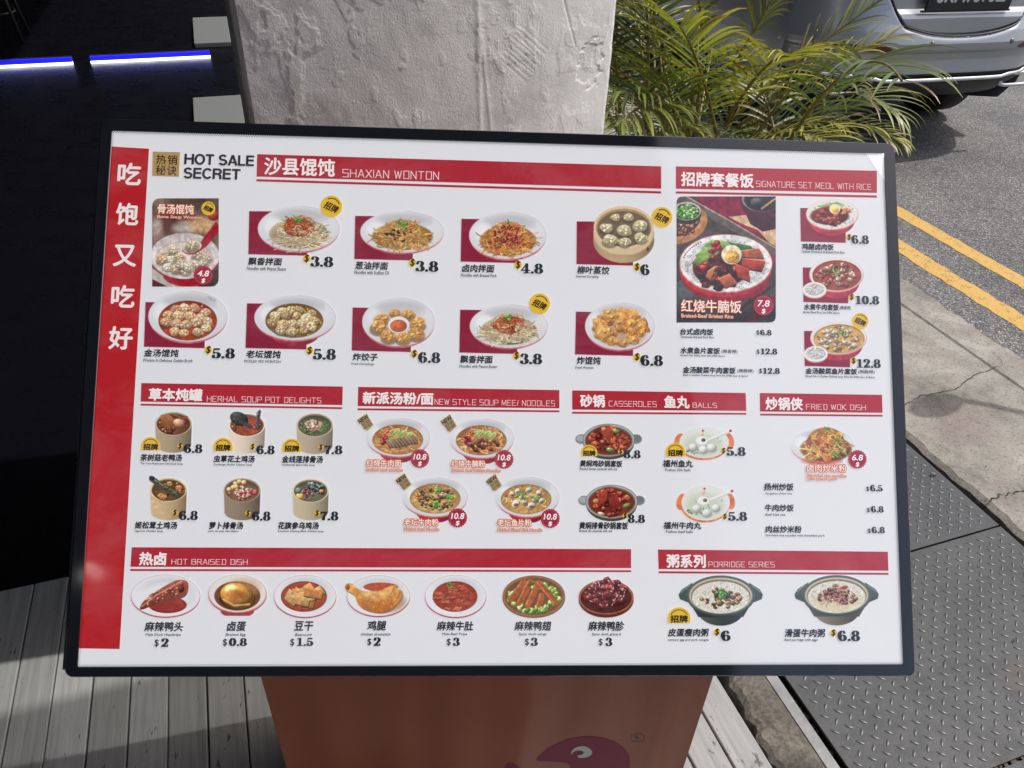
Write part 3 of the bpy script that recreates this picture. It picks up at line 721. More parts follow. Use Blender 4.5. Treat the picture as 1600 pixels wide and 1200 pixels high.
WIDE = {
 'A': [[(0, 0), (.47, 1), (.53, 1), (1, 0)], [(.22, .33), (.78, .33)]], 'B': [[(0, 0), (0, 1), (.82, 1), (.88, .85), (.88, .62), (.8, .54), (0, .54)], [(.8, .54), (.95, .42), (.95, .12), (.85, 0), (0, 0)]],
 'C': [[(.95, 1), (.12, 1), (0, .85), (0, 0), (.95, 0)]], 'D': [[(.05, 1), (.9, 1), (1, .85), (1, .15), (.9, 0), (.05, 0)], [(.18, 1), (.18, 0)]], 'E': [[(.95, 1), (0, 1), (0, 0), (.95, 0)], [(0, .52), (.8, .52)]],
 'F': [[(.95, 1), (0, 1), (0, 0)], [(0, .52), (.8, .52)]], 'G': [[(.95, 1), (.12, 1), (0, .85), (0, 0), (.95, 0), (.95, .48), (.5, .48)]], 'H': [[(0, 0), (0, 1)], [(1, 0), (1, 1)], [(0, .52), (1, .52)]],
 'I': [[(0, 0), (0, 1)]], 'K': [[(0, 0), (0, 1)], [(.9, 1), (.1, .5), (.95, 0)]], 'L': [[(0, 1), (0, 0), (.9, 0)]], 'M': [[(0, 0), (.05, 1), (.55, .1), (1.05, 1), (1.1, 0)]],
 'N': [[(0, 0), (0, 1), (.9, 0), (.9, 1)]], 'O': [[(.05, 1), (.95, 1), (.95, 0), (.05, 0), (.05, 1)]], 'P': [[(0, 0), (0, 1), (.85, 1), (.95, .85), (.95, .45), (0, .45)]], 'R': [[(0, 0), (0, 1), (.85, 1), (.92, .85), (.92, .5), (0, .5)], [(.5, .5), (.97, 0)]],
 'S': [[(.95, 1), (0, 1), (0, .54), (.95, .5), (.95, 0), (0, 0)]], 'T': [[(0, 1), (1, 1)], [(.5, 1), (.5, 0)]], 'U': [[(0, 1), (0, 0), (.95, 0), (.95, 1)]], 'W': [[(0, 1), (.3, 0), (.6, .9), (.9, 0), (1.2, 1)]],
 'X': [[(0, 0), (.95, 1)], [(0, 1), (.95, 0)]], 'Y': [[(0, 1), (.47, .5), (.95, 1)], [(.47, .5), (.47, 0)]], '/': [[(0, 0), (.35, 1)]]}
def wide_text(s):
    V = []; F = []; x = 0; o = 0
    for ch_ in s:
        if ch_ == ' ': x += .75; continue
        L = WIDE[ch_]; v, f = seg_strokes(L, .135); w = max(p[0] for l in L for p in l)
        V.append(v * [1.12, 1] + [x, 0]); F += [tuple(i + o for i in q) for q in f]; o += len(v); x += w * 1.12 + .42
    return np.concatenate(V), F
def arc(cx, cy, rx, ry, a0, a1, n=22):
    t = np.radians(np.linspace(a0, a1, n)); return np.stack([cx + rx * np.cos(t), cy + ry * np.sin(t)], 1)
def nib(pts, thick=.25, thin=.075):
    p = np.array(pts); t = np.gradient(p, axis=0); t /= np.linalg.norm(t, axis=1)[:, None]
    return strip(p, thin + (thick - thin) * np.abs(t[:, 1]) ** 1.5)
def ball(cx, cy, r):
    t = np.linspace(0, 2 * math.pi, 17)[:-1]; return np.stack([cx + r * np.cos(t), cy + r * np.sin(t)], 1), [tuple(range(16))]
def rect(x0, y0, x1, y1): return np.array([(x0, y0), (x1, y0), (x1, y1), (x0, y1)], float), [(0, 1, 2, 3)]
FIG = {'0': ([nib(arc(.33, .5, .20, .46, 0, 360, 44))], .66), '1': ([rect(.20, .03, .43, .98), rect(.05, .0, .57, .085), strip([(.05, .84), (.3, .93)], .11)], .6),
 '2': ([nib(np.r_[arc(.31, .72, .19, .245, 165, -35), [(.3, .28), (.12, .09)]], .24), rect(.05, .0, .58, .17), ball(.15, .72, .11), rect(.5, 0, .58, .3)], .63),
 '3': ([nib(arc(.29, .745, .17, .22, 150, -85), .23), nib(arc(.29, .275, .205, .24, 88, -150), .26), ball(.14, .76, .1), ball(.12, .22, .115)], .6),
 '4': ([rect(.32, .03, .53, .99), rect(.2, 0, .64, .08), strip([(.42, .97), (.06, .31)], .085), rect(.02, .24, .66, .345)], .68),
 '5': ([rect(.12, .82, .53, .985), strip([(.15, .95), (.12, .5)], .07), nib(arc(.29, .30, .21, .265, 140, -150), .26), ball(.13, .22, .115)], .62),
 '6': ([nib(np.r_[arc(.36, .5, .245, .462, 60, 200)], .26), nib(arc(.345, .305, .185, .27, 0, 360, 40), .23), ball(.47, .8, .1)], .66),
 '7': ([rect(.05, .81, .57, .985), strip([(.5, .9), (.35, .5), (.28, .0)], [.12, .22, .26]), rect(.05, .68, .12, .985)], .6),
 '8': ([nib(arc(.32, .745, .165, .22, 0, 360, 40), .215), nib(arc(.32, .275, .195, .24, 0, 360, 40), .25)], .65), '.': ([ball(.14, .1, .115)], .28)}
def price_text(s):
    V = []; F = []; x = 0; o = 0
    for ch_ in s:
        L, w = FIG[ch_]
        for v, f in L: V.append(v + [x, 0]); F += [tuple(i + o for i in q) for q in f]; o += len(v)
        x += w
    return np.concatenate(V), F
INK = (40, 44, 52); RED = (172, 44, 58); MAR = (138, 38, 62); YEL = (226, 184, 62)
def price(ink, s, box, dollar=None, circ=True):
    v, f = price_text(s); ink.place(v, f, box, INK, .0012, .12)
    if dollar:
        x, y, r = dollar
        if circ: ink.disc(x, y, r, YEL, .0010)
        ink.text('$', (x - r * .55, y - r * 1.05, x + r * .55, y + r * 1.05), (52, 48, 30) if circ else INK, .0013, .35 if circ else .25, .15 if circ else 0)

# ---- the printed sheet, the frame, the housing
outc = [(160, 187), (1396, 226), (1428, 1054), (103, 1056)]; innc = [(175, 204.5), (1380.5, 240), (1411, 1038), (121.5, 1042)]
ox, oy = bp([p[0] for p in outc], [p[1] for p in outc]); ix, iy = bp([p[0] for p in innc], [p[1] for p in innc])
sheet = Ink(0.0)
sheet.add(ix, iy, [(3, 2, 1, 0)], PAPER, 0.0)
# coloured side band
sheet.quad([(174.5, 229), (233, 232.5), (187, 1014), (123.5, 1013)], (178, 34, 42), .0002)
sheet_o = sheet.build('menu_sheet', board, label='white printed menu sheet lit from behind')
m_frame = mat('black frame', (.012, .015, .022), .07, spec=1.0); NT(m_frame)
m_alu = mat('aluminium edge', (.42, .42, .42), .35, .9); m_back = mat('housing grey', (.035, .036, .04), .5)
def rounded(x, y, r, n=6):
    out = []
    for k in range(4):
        p = np.array([x[k], y[k]]); a = np.array([x[k - 1], y[k - 1]]) - p; b = np.array([x[(k + 1) % 4], y[(k + 1) % 4]]) - p
        a /= np.linalg.norm(a); b /= np.linalg.norm(b)
        for i in range(n + 1):
            t = math.pi / 2 * i / n; out.append(p + a * r * (1 - math.sin(t)) + b * r * (1 - math.cos(t)))
    return out
ro = rounded(ox, oy, .0085); fr_ = MB(); nO = len(ro)
def inner_at(k): return (ix[k], iy[k])
V = [(p[0], p[1], .0016) for p in ro] + [(ix[k], iy[k], .0016) for k in range(4)]
F = []
for k in range(4):
    b0 = k * 7
    for i in range(6): F.append((b0 + i + 1, b0 + i, nO + k))
    F.append((((k + 1) * 7) % nO, b0 + 6, nO + k, nO + (k + 1) % 4))
fr_.add(V, F)
rb = [(p[0] * 1.003, p[1] * 1.004, .0002) for p in ro]; r2 = [(p[0] * 1.003, p[1] * 1.004, -.014) for p in ro]; rt = [(p[0], p[1], .0016) for p in ro]
for A, B in ((rt, rb), (rb, r2)): fr_.add(A + B, [(i, (i + 1) % nO, nO + (i + 1) % nO, nO + i) for i in range(nO)])
for k in range(4):                                                   # inner lip
    a, b = inner_at(k), inner_at((k + 1) % 4); fr_.add([(a[0], a[1], .0016), (b[0], b[1], .0016), (b[0], b[1], .0001), (a[0], a[1], .0001)], [(0, 1, 2, 3)])
cx0, cy0 = ix.mean(), iy.mean()
for k in range(4):                                                   # fine dotted fringe printed along the inside of the frame
    a, b = np.array(inner_at(k)), np.array(inner_at((k + 1) % 4)); L = np.linalg.norm(b - a); d = (b - a) / L; nn_ = np.array([-d[1], d[0]]); nn_ *= np.sign(nn_ @ (np.array([cx0, cy0]) - a))
    N = int(L / .0026)
    for i in range(N):
        c_ = a + d * (L * (i + .5) / N)
        fr_.add([(*(c_ - d * .00095), .0013), (*(c_ + d * .00095), .0013), (*(c_ + nn_ * .0018), .0013)], [(0, 1, 2)])
        c2 = a + d * (L * (i + 1.0) / N) + nn_ * .0021; s = .00042
        fr_.add([(c2[0] - s, c2[1] - s, .0012), (c2[0] + s, c2[1] - s, .0012), (c2[0] + s, c2[1] + s, .0012), (c2[0] - s, c2[1] + s, .0012)], [(0, 1, 2, 3)])
fr_.build('frame', m_frame, board)
hb = MB(); hx, hy = ox * .985, oy * .985
hb.add([(hx[k], hy[k], -.0142) for k in range(4)] + [(hx[k], hy[k], -.034) for k in range(4)], [(3, 2, 1, 0), (4, 5, 6, 7)] + [(k, (k + 1) % 4, 4 + (k + 1) % 4, 4 + k) for k in range(4)]); hb.build('housing', m_back, board)
rl = MB(); e0, e1 = bp(157.5, 205), bp(98.5, 1048); f0, f1 = bp(153.5, 205), bp(93.5, 1048)
for (a, b, z0, z1) in ((e0, e1, -.012, -.006),):
    a0, a1 = np.array(e0), np.array(e1); b0, b1 = np.array(f0), np.array(f1)
    rl.add([(a0[0], a0[1], -.003), (a1[0], a1[1], -.003), (b1[0], b1[1], -.005), (b0[0], b0[1], -.005), (a0[0], a0[1], -.013), (a1[0], a1[1], -.013), (b1[0], b1[1], -.013), (b0[0], b0[1], -.013)],
           [(0, 1, 2, 3)[::-1], (4, 5, 6, 7), (2, 3, 7, 6), (0, 1, 5, 4)])
rl.build('edge_rail', m_alu, board)
cf = Ink(); x, y = bp([1352, 1381, 1383.5, 1368], [237.5, 240, 284, 262]); cf.v.append(np.array([[x[0], y[0], .0004], [x[1], y[1], .0014], [x[2], y[2], .0004], [x[3] , y[3], .0013]])); cf.c.append(np.tile(lin((250, 251, 255)), (4, 1))); cf.f += [(0, 3, 1), (3, 2, 1)]
cf.build('lifted_corner', sheet_o)

# ---- pedestal
m_org = mat('orange pedestal', rough=.2, spec=.32); n = NT(m_org)
n.color(n.ramp(n.noise(2.2, 3), [(.3, (.30, .076, .032)), (.7, (.355, .092, .038))])); n.rough(n.ramp(n.noise(5, 4), [(.3, .12), (.7, .22)]))
wx = n.node('ShaderNodeTexWave', Scale=3.2, Distortion=2.0); n.link(n.co, wx.inputs[0]); n.bump(wx.outputs['Fac'], .25, .01)
Binv = board.matrix_world.inverted()
def W(p): return tuple(Binv @ Vector(p))
pd = MB(); x0, x1, y0, y1 = -.2885, .3235, .60, .965
def zt(y): return BC[2] + (y - BC[1]) * (BY[2] / BY[1]) - .036 / BN[2]
pts = [(x0, y0, 0), (x1, y0, 0), (x1, y1, 0), (x0, y1, 0), (x0, y0, zt(y0) - .004), (x1, y0, zt(y0) - .004), (x1, .84, zt(.84) - .004), (x0, .84, zt(.84) - .004), (x1, y1, zt(.84) - .05), (x0, y1, zt(.84) - .05)]
pd.add([W(p) for p in pts], [(3, 2, 1, 0), (0, 1, 5, 4), (4, 5, 6, 7), (7, 6, 8, 9), (2, 3, 9, 8), (1, 2, 8, 6, 5), (0, 4, 7, 9, 3)])
ped = pd.build('pedestal', m_org, board)
def front(px, py, off=.0004):
    d = ray(px, py); k = (y0 - off) / d[1]; P = CAM + d * k; return W(P)
m_mar = mat('emblem red', (.23, .018, .055), .3, spec=.15); m_wht = mat('emblem white', (.52, .51, .50), .25); m_mark = mat('emblem black', (.02, .018, .018), .3)
def smooth(P, k=8):                                                   # closed outline through the given points
    P = np.array(P, float); out = []; N = len(P)
    for i in range(N):
        a, b, c_, d_ = P[i - 1], P[i], P[(i + 1) % N], P[(i + 2) % N]
        for j in range(k):
            t = j / k; out.append(.5 * ((2 * b) + (c_ - a) * t + (2 * a - 5 * b + 4 * c_ - d_) * t * t + (-a + 3 * b - 3 * c_ + d_) * t ** 3))
    return out
e = MB(); P = smooth([(838.5, 1186), (856, 1170), (876, 1159), (900, 1152.5), (921, 1150.5), (944, 1153.5), (965, 1161.5), (979, 1173.5), (984.5, 1187), (982, 1203), (972, 1222), (950, 1238), (920, 1243), (897, 1234), (893, 1215), (891, 1198), (884, 1192), (862, 1190), (845, 1189)])
e.add([front(*p) for p in P], [tuple(range(len(P)))[::-1]]); em = e.build('emblem', m_mar, ped)
e = MB(); P = smooth([(892.5, 1176), (897, 1169.5), (907, 1166), (917, 1167), (924.5, 1173), (924, 1179), (916, 1183.5), (905, 1184), (902.5, 1181.5), (905, 1179.5), (908, 1180), (912, 1176), (909, 1173), (902, 1172.5), (896, 1175), (893.5, 1178.5)], 5)
e.add([front(*p, .0009) for p in P], [tuple(range(len(P)))[::-1]]); e.build('emblem_eye', m_wht, ped)
e = MB(); P = smooth([(792, 1193), (800, 1192.3), (807, 1196), (815, 1204), (800, 1212), (788, 1204)], 5); e.add([front(*p) for p in P], [tuple(range(len(P)))[::-1]]); e.build('emblem_arm', m_mar, ped)
e = MB(); t_ = np.linspace(0, 2 * math.pi, 40)
A = [front(996 + 11.4 * math.cos(a), 1153 + 6.8 * math.sin(a)) for a in t_]; B = [front(996 + 10.6 * math.cos(a), 1153 + 6.0 * math.sin(a)) for a in t_]; e.grid([A, B], 0, False)
v, f = text_mesh('R'); lo, hi = v.min(0), v.max(0)
e.add([front(992.4 + (x - lo[0]) / (hi[0] - lo[0]) * 7, 1156 - (y - lo[1]) / (hi[1] - lo[1]) * 6) for x, y in v], f); e.build('registered_mark', m_mark, ped)

# the small round ceiling lamp that is mirrored in the glossy side band
x_, y_ = bp(148.0, 901.0); Pm = BC + BX * float(x_) + BY * float(y_); d_ = (Pm - CAM) / np.linalg.norm(Pm - CAM); r_ = d_ - 2 * (d_ @ BN) * BN; hit = Pm + r_ * ((3.49 - Pm[2]) / r_[2])
lamp = thing('ceiling_lamp', 'small round lit lamp on the walkway ceiling, mirrored in the red side band', 'ceiling lamp', (hit[0], hit[1], 3.5))
b = MB(); b.lathe([(0, -.014), (.088, -.014), (.092, -.008)], 32); b.build('diffuser', mat('lamp glass', (.8, .8, .78), .5, emit=(1, .95, .88), estr=2.6), lamp)
b = MB(); b.lathe([(.0925, -.010), (.108, -.010), (.11, 0), (.0925, 0)], 32); b.build('ring', mat('lamp ring', (.4, .4, .4), .4), lamp)
# sans capitals of the title
def sans(s):
    T = .185; L = {'H': ([strip([(.08, 0), (.08, 1)], T), strip([(.67, 0), (.67, 1)], T), strip([(.08, .53), (.67, .53)], T)], .75), 'T': ([strip([(0, .925), (.66, .925)], T), strip([(.33, 0), (.33, 1)], T)], .66), 'L': ([strip([(.08, 0), (.08, 1)], T), strip([(.08, .075), (.58, .075)], T)], .58),
      'E': ([strip([(.08, 0), (.08, 1)], T), strip([(.08, .075), (.63, .075)], T), strip([(.08, .53), (.6, .53)], T), strip([(.08, .925), (.63, .925)], T)], .64), 'A': ([strip([(.05, 0), (.36, 1)], T), strip([(.67, 0), (.36, 1)], T), strip([(.16, .29), (.56, .29)], .13)], .72), 'O': ([strip(arc(.4, .5, .335, .435, 0, 360, 40), T)], .8),
      'C': ([strip(arc(.39, .5, .325, .435, 40, 320, 36), T)], .74), 'R': ([strip([(.08, 0), (.08, 1)], T), strip(np.r_[[(.08, .925), (.4, .925)], arc(.42, .71, .19, .215, 90, -90, 14), [(.08, .495)]], T), strip([(.42, .48), (.58, .36), (.62, 0)], T)], .72),
      'S': ([strip(np.r_[arc(.33, .725, .245, .215, 25, 255, 24), arc(.33, .285, .265, .225, 75, -160, 26)], T)], .68)}
    V = []; F = []; x = 0; o = 0
    for ch_ in s:
        if ch_ == ' ': x += .32; continue
        P, w = L[ch_]
        for v, f in P: V.append(v + [x, 0]); F += [tuple(i + o for i in q) for q in f]; o += len(v)
        x += w + .075
    return np.concatenate(V), F
# ================================================================= PRINTED PICTURES
g_ = np.random.default_rng(12)
class Pic:
    """a printed photograph of a dish: colours worked out on a fine grid, box in photograph coordinates"""
    def __init__(self, x0, y0, x1, y1, s=1.3):
        self.box = (x0, y0, x1, y1); self.w = max(4, int((x1 - x0) * s)); self.h = max(4, int((y1 - y0) * s))
        self.X, self.Y = np.meshgrid(np.linspace(x0, x1, self.w), np.linspace(y0, y1, self.h))
        self.sx = (x1 - x0) / (self.w - 1); self.sy = (y1 - y0) / (self.h - 1)
        self.rgb = np.tile(np.array(PAPER, float), (self.h, self.w, 1)); self.a = np.zeros((self.h, self.w)); self.px = (self.sx + self.sy) / 2
    def sl(self, xa, ya, xb, yb):
        x0, y0 = self.box[:2]
        i0 = max(0, int((ya - y0) / self.sy) - 1); i1 = min(self.h, int((yb - y0) / self.sy) + 3); j0 = max(0, int((xa - x0) / self.sx) - 1); j1 = min(self.w, int((xb - x0) / self.sx) + 3)
        return None if i1 <= i0 or j1 <= j0 else (slice(i0, i1), slice(j0, j1))
    def put(self, s, m, col):
        m = np.clip(m, 0, 1); self.rgb[s] = self.rgb[s] * (1 - m[..., None]) + np.asarray(col, float) * m[..., None]; self.a[s] = np.maximum(self.a[s], m)
    def ell(self, cx, cy, rx, ry, col, rot=0, op=1., soft=None, clip=None):
        R = max(rx, ry) + 2; s = self.sl(cx - R, cy - R, cx + R, cy + R)
        if s is None: return
        X = self.X[s] - cx; Y = self.Y[s] - cy; c, n_ = math.cos(rot), math.sin(rot); U = (X * c + Y * n_) / rx; V_ = (-X * n_ + Y * c) / ry
        d = np.hypot(U, V_); m = (1 - d) * min(rx, ry) / (soft or self.px) + .5
        m = np.clip(m, 0, 1) * op
        if clip is not None: m = m * clip[s]
        if callable(col): col = col(U, V_, d)
        self.put(s, m, col)
    def mask(self, cx, cy, rx, ry, soft=1.5):
        return np.clip((1 - np.hypot((self.X - cx) / rx, (self.Y - cy) / ry)) * min(rx, ry) / soft + .5, 0, 1)
    def poly(self, pts, col, op=1., clip=None, grad=None):
        P = np.array(pts, float); s = self.sl(P[:, 0].min(), P[:, 1].min(), P[:, 0].max(), P[:, 1].max())
        if s is None: return
        X, Y = self.X[s], self.Y[s]; ins = np.zeros(X.shape, bool); D = np.full(X.shape, 1e9)
        for a, b in zip(P, np.roll(P, -1, 0)):
            d = b - a; t = np.clip(((X - a[0]) * d[0] + (Y - a[1]) * d[1]) / (d @ d + 1e-9), 0, 1); D = np.minimum(D, np.hypot(X - a[0] - t * d[0], Y - a[1] - t * d[1]))
            ins ^= ((a[1] > Y) != (b[1] > Y)) & (X < (b[0] - a[0]) * (Y - a[1]) / (b[1] - a[1] + 1e-12) + a[0])
        m = np.where(ins, D, -D)
        m = np.clip(m / self.px + .5, 0, 1) * op
        if clip is not None: m = m * clip[s]
        col = np.asarray(col, float)
        if grad is not None:
            t = np.clip((self.Y[s] - P[:, 1].min()) / (np.ptp(P[:, 1]) + 1e-6), 0, 1)[..., None]; col = col * (1 - t) + np.asarray(grad, float) * t
        self.put(s, m, col)
    def blob(self, cx, cy, rx, ry, col, rot=0, clip=None, dark=.5, lite=1.25, spec=0., op=1.):
        """rounded lump with light from the upper left"""
        def shade(U, V_, d):
            c, n_ = math.cos(rot), math.sin(rot); gx = U * c - V_ * n_; gy = U * n_ + V_ * c
            nz = np.sqrt(np.clip(1 - d * d, 0, 1)); l = np.clip(-.42 * gx - .62 * gy + .66 * nz, 0, 1)
            o = np.asarray(col, float) * (dark + (lite - dark) * l)[..., None]
            if spec: o = o + spec * (np.clip(l, 0, 1) ** 14)[..., None] * 255
            return np.clip(o, 0, 255)
        self.ell(cx, cy, rx, ry, shade, rot, op, None, clip)
    def line(self, P, w, col, clip=None, op=1., edge=None):
        P = np.array(P, float); s = self.sl(P[:, 0].min() - w - 1, P[:, 1].min() - w - 1, P[:, 0].max() + w + 1, P[:, 1].max() + w + 1)
        if s is None: return
        X, Y = self.X[s], self.Y[s]; D = np.full(X.shape, 1e9)
        for a, b in zip(P[:-1], P[1:]):
            d = b - a; t = np.clip(((X - a[0]) * d[0] + (Y - a[1]) * d[1]) / (d @ d + 1e-9), 0, 1); D = np.minimum(D, np.hypot(X - a[0] - t * d[0], Y - a[1] - t * d[1]))
        for ww, c in (((w + .75, edge), (w, col)) if edge is not None else ((w, col),)):
            m = np.clip((ww / 2 - D) / self.px + .5, 0, 1) * op * (.45 if c is edge and edge is not None else 1)
            if clip is not None: m = m * clip[s]
            self.put(s, m, c)
    def speck(self, m, amp, cells=None):
        k = g_.random((self.h, self.w)) - .5; self.rgb += (k * amp * m)[..., None]
    def tint(self, m, f): self.rgb *= (1 - m + m * f)[..., None] if np.ndim(f) == 0 else (1 - m[..., None] + m[..., None] * np.asarray(f))
    def build(self, name, parent, z=.0004, **props):
        x, y = bp(self.X, self.Y); keep = self.a > .02
        q = keep[:-1, :-1] | keep[1:, :-1] | keep[:-1, 1:] | keep[1:, 1:]
        idx = np.arange(self.h * self.w).reshape(self.h, self.w)
        F = np.stack([idx[:-1, :-1][q], idx[1:, :-1][q], idx[1:, 1:][q], idx[:-1, 1:][q]], 1)
        used, inv = np.unique(F.ravel(), return_inverse=True); F = inv.reshape(-1, 4)
        V = np.stack([x.ravel()[used], y.ravel()[used], np.full(len(used), z)], 1)
        C_ = lin(np.clip(self.rgb.reshape(-1, 3)[used], 0, 255))
        me = bpy.data.meshes.new(name); me.vertices.add(len(V)); me.vertices.foreach_set('co', V.ravel())
        me.loops.add(F.size); me.loops.foreach_set('vertex_index', F.ravel().astype(np.int32)); me.polygons.add(len(F)); me.polygons.foreach_set('loop_start', np.arange(0, F.size, 4, dtype=np.int32)); me.update(calc_edges=True)
        me.materials.append(m_ink); at = me.color_attributes.new('Col', 'FLOAT_COLOR', 'POINT')
        at.data.foreach_set('color', np.concatenate([C_, np.ones((len(C_), 1))], 1).astype(np.float32).ravel())
        return link(name, me, parent, **props)
U = lambda a, b: float(g_.uniform(a, b))
def pick(cols): return np.array(cols[int(g_.integers(len(cols)))], float) * U(.88, 1.12)
def inell(cx, cy, rx, ry, p=.5):
    a = U(0, 6.283); r = U(0, 1) ** p; return cx + rx * r * math.cos(a), cy + ry * r * math.sin(a)
def bowl(P, cx, cy, rx, ry, base=True, rim=(196, 92, 104), icx=None, icy=None, irx=None, iry=None, soup=None, foot=.9):
    """white melamine bowl with a fine red rim, red below"""
    if base:
        P.ell(cx, cy + ry * .62, rx * .62, ry * foot * .62, lambda U_, V_, d: np.stack([150 + 30 * -U_, 34 + 0 * U_, 52 + 0 * U_], -1))
    P.ell(cx, cy + ry * .07, rx * .985, ry, rim)
    P.ell(cx, cy, rx, ry, lambda U_, V_, d: np.stack([PAPER[k] - 3 - 24 * np.clip(d * d - .35, 0, 1) * (np.clip(V_ + .25, 0, 1) * .9 + .1) - 20 * np.clip(-V_ - .2, 0, 1) * np.clip(1 - abs(d - .78) * 4, 0, 1) for k in range(3)], -1))
    P.line(np.stack([cx + rx * .99 * np.cos(np.linspace(-1.5, .8, 20)), cy + ry * .985 * np.sin(np.linspace(-1.5, .8, 20))], 1), .55, (205, 160, 165), op=.75)
    P.ell(cx + rx * .05, cy - ry * .52, rx * .62, ry * .30, (176, 176, 180), op=.6, soft=ry * .22)
    P.ell(cx - rx * .62, cy - ry * .15, rx * .22, ry * .35, (243, 244, 247), op=.7, soft=ry * .2)
    if soup is not None:
        P.ell(icx, icy, irx * 1.03, iry * 1.04, np.array(soup) * .6, op=.8); 
        P.ell(icx, icy, irx, iry, lambda U_, V_, d: np.asarray(soup)[None, None] * (.82 + .25 * np.clip(1 - d, 0, 1) + .1 * V_)[..., None])
def noodles(P, cx, cy, rx, ry, n, cols, w=1.5, dark=.5, clip=None):
    order = []
    for k in range(n):
        x, y = inell(cx, cy, rx, ry, .55); order.append((y + U(-4, 4), x, y))
    for _, x, y in sorted(order):
        a = U(0, 6.28); b = U(-.35, .35); L = U(.16, .36) * rx; pts = [(x, y)]
        for i in range(6):
            a += b; x += math.cos(a) * L / 4; y += math.sin(a) * L / 4 * .62; pts.append((x, y))
        c = pick(cols) * U(.8, 1.1); P.line(pts, w * U(.8, 1.15), np.clip(c, 0, 255), clip=clip, edge=c * dark)
def lumps(P, cx, cy, rx, ry, n, cols, r0, r1, clip=None, spec=.25, dark=.42, p=.55, asp=.75):
    o = []
    for k in range(n): x, y = inell(cx, cy, rx, ry, p); o.append((y, x))
    for y, x in sorted(o): r = U(r0, r1); P.blob(x, y, r, r * U(asp - .15, asp + .15), pick(cols), U(0, 3.1), clip, dark, 1.3, spec)
def greens(P, cx, cy, rx, ry, n, r=2.2, cols=((86, 150, 60), (60, 120, 50), (130, 180, 90)), clip=None):
    for k in range(n): x, y = inell(cx, cy, rx, ry, .6); P.blob(x, y, r * U(.6, 1.2), r * U(.35, .6), pick(cols), U(0, 3.1), clip, .6, 1.3)
def heap(P, cx, cy, rx, ry, col, clip=None): P.ell(cx, cy, rx, ry, lambda U_, V_, d: np.asarray(col)[None, None] * (.62 + .5 * np.clip(.5 - .5 * V_ - .3 * U_, 0, 1))[..., None], op=1, soft=2, clip=clip)
def star(x, y, r, n=11, asp=.78, rough=.22, rot=None):
    A = np.linspace(0, 6.283, n, endpoint=False) + (U(0, 6.28) if rot is None else rot); R = r * g_.uniform(1 - rough, 1 + rough, n)
    return smooth([(x + q * math.cos(a), y + q * asp * math.sin(a)) for a, q in zip(A, R)], 3)
def wonton(P, x, y, r, col=(214, 186, 150), rot=0., pl=4, dark=.52):
    """crumpled dumpling skin: irregular outline, folds running to a pinch"""
    col = np.array(col, float); P.ell(x, y + r * .4, r * 1.12, r * .74, col * .3, op=.5, soft=2)
    out = star(x, y, r * 1.05, 9, .8, .17); P.poly(out, np.clip(col * 1.1, 0, 255), grad=col * .66)
    px_, py_ = x + r * .3 * math.cos(rot), y - r * .12 + r * .2 * math.sin(rot)
    for k in range(5):
        a = rot + 1.2566 * k + U(-.4, .4); q = r * U(.42, .62); u, v = x + q * math.cos(a), y + q * .75 * math.sin(a)
        P.blob(u, v, r * U(.26, .42), r * U(.2, .32), col * U(.88, 1.12), a, None, .6, 1.28, .06)
    for k in range(pl + 2):
        a = rot + k * 6.283 / (pl + 2) + U(-.3, .3); e1 = (x + r * .9 * math.cos(a), y + r * .68 * math.sin(a))
        P.line([(px_, py_), ((px_ + e1[0]) / 2 + U(-1, 1), (py_ + e1[1]) / 2 + U(-1, 1)), e1], U(.6, 1.1), col * .55, op=.65)
        P.line([(px_ - .8, py_ - .8), ((px_ + e1[0]) / 2 - .9, (py_ + e1[1]) / 2 - .9)], .8, np.clip(col * 1.25, 0, 255), op=.7)
    P.blob(px_, py_, r * .26, r * .2, np.clip(col * 1.08, 0, 255), 0, None, .6, 1.25)
def meat(P, x, y, r, col, rot=0., clip=None):
    """glossy irregular cut"""
    n = int(g_.integers(5, 8)); A = np.linspace(0, 6.283, n, endpoint=False) + U(0, 6.28); pts = [(x + r * U(.7, 1.1) * math.cos(a), y + r * .74 * U(.7, 1.1) * math.sin(a)) for a in A]
    c = np.array(col, float) * U(.8, 1.15); P.poly([(a + .7, b + 1.2) for a, b in pts], c * .35, clip=clip, op=.8); P.poly(pts, c * 1.1, clip=clip, grad=c * .62)
    for k in range(3): P.blob(x + U(-.4, .4) * r, y + U(-.35, .2) * r, r * U(.2, .4), r * U(.12, .25), c * U(.8, 1.5), U(0, 3), clip, .6, 1.4, .3)
    P.line([(x - r * .4, y - r * .3), (x + U(0, .4) * r, y - r * U(.3, .5))], .7, np.clip(c * 1.2 + 70, 0, 255), op=.65, clip=clip)
def back_rect(P, x0, y0, x1, y1, sl=-1.5): P.poly([(x0, y0), (x1 + (x1 - x0) * 0, y0 + 1.2), (x1 - 1, y1 + 2.2), (x0 + sl, y1)], MAR)
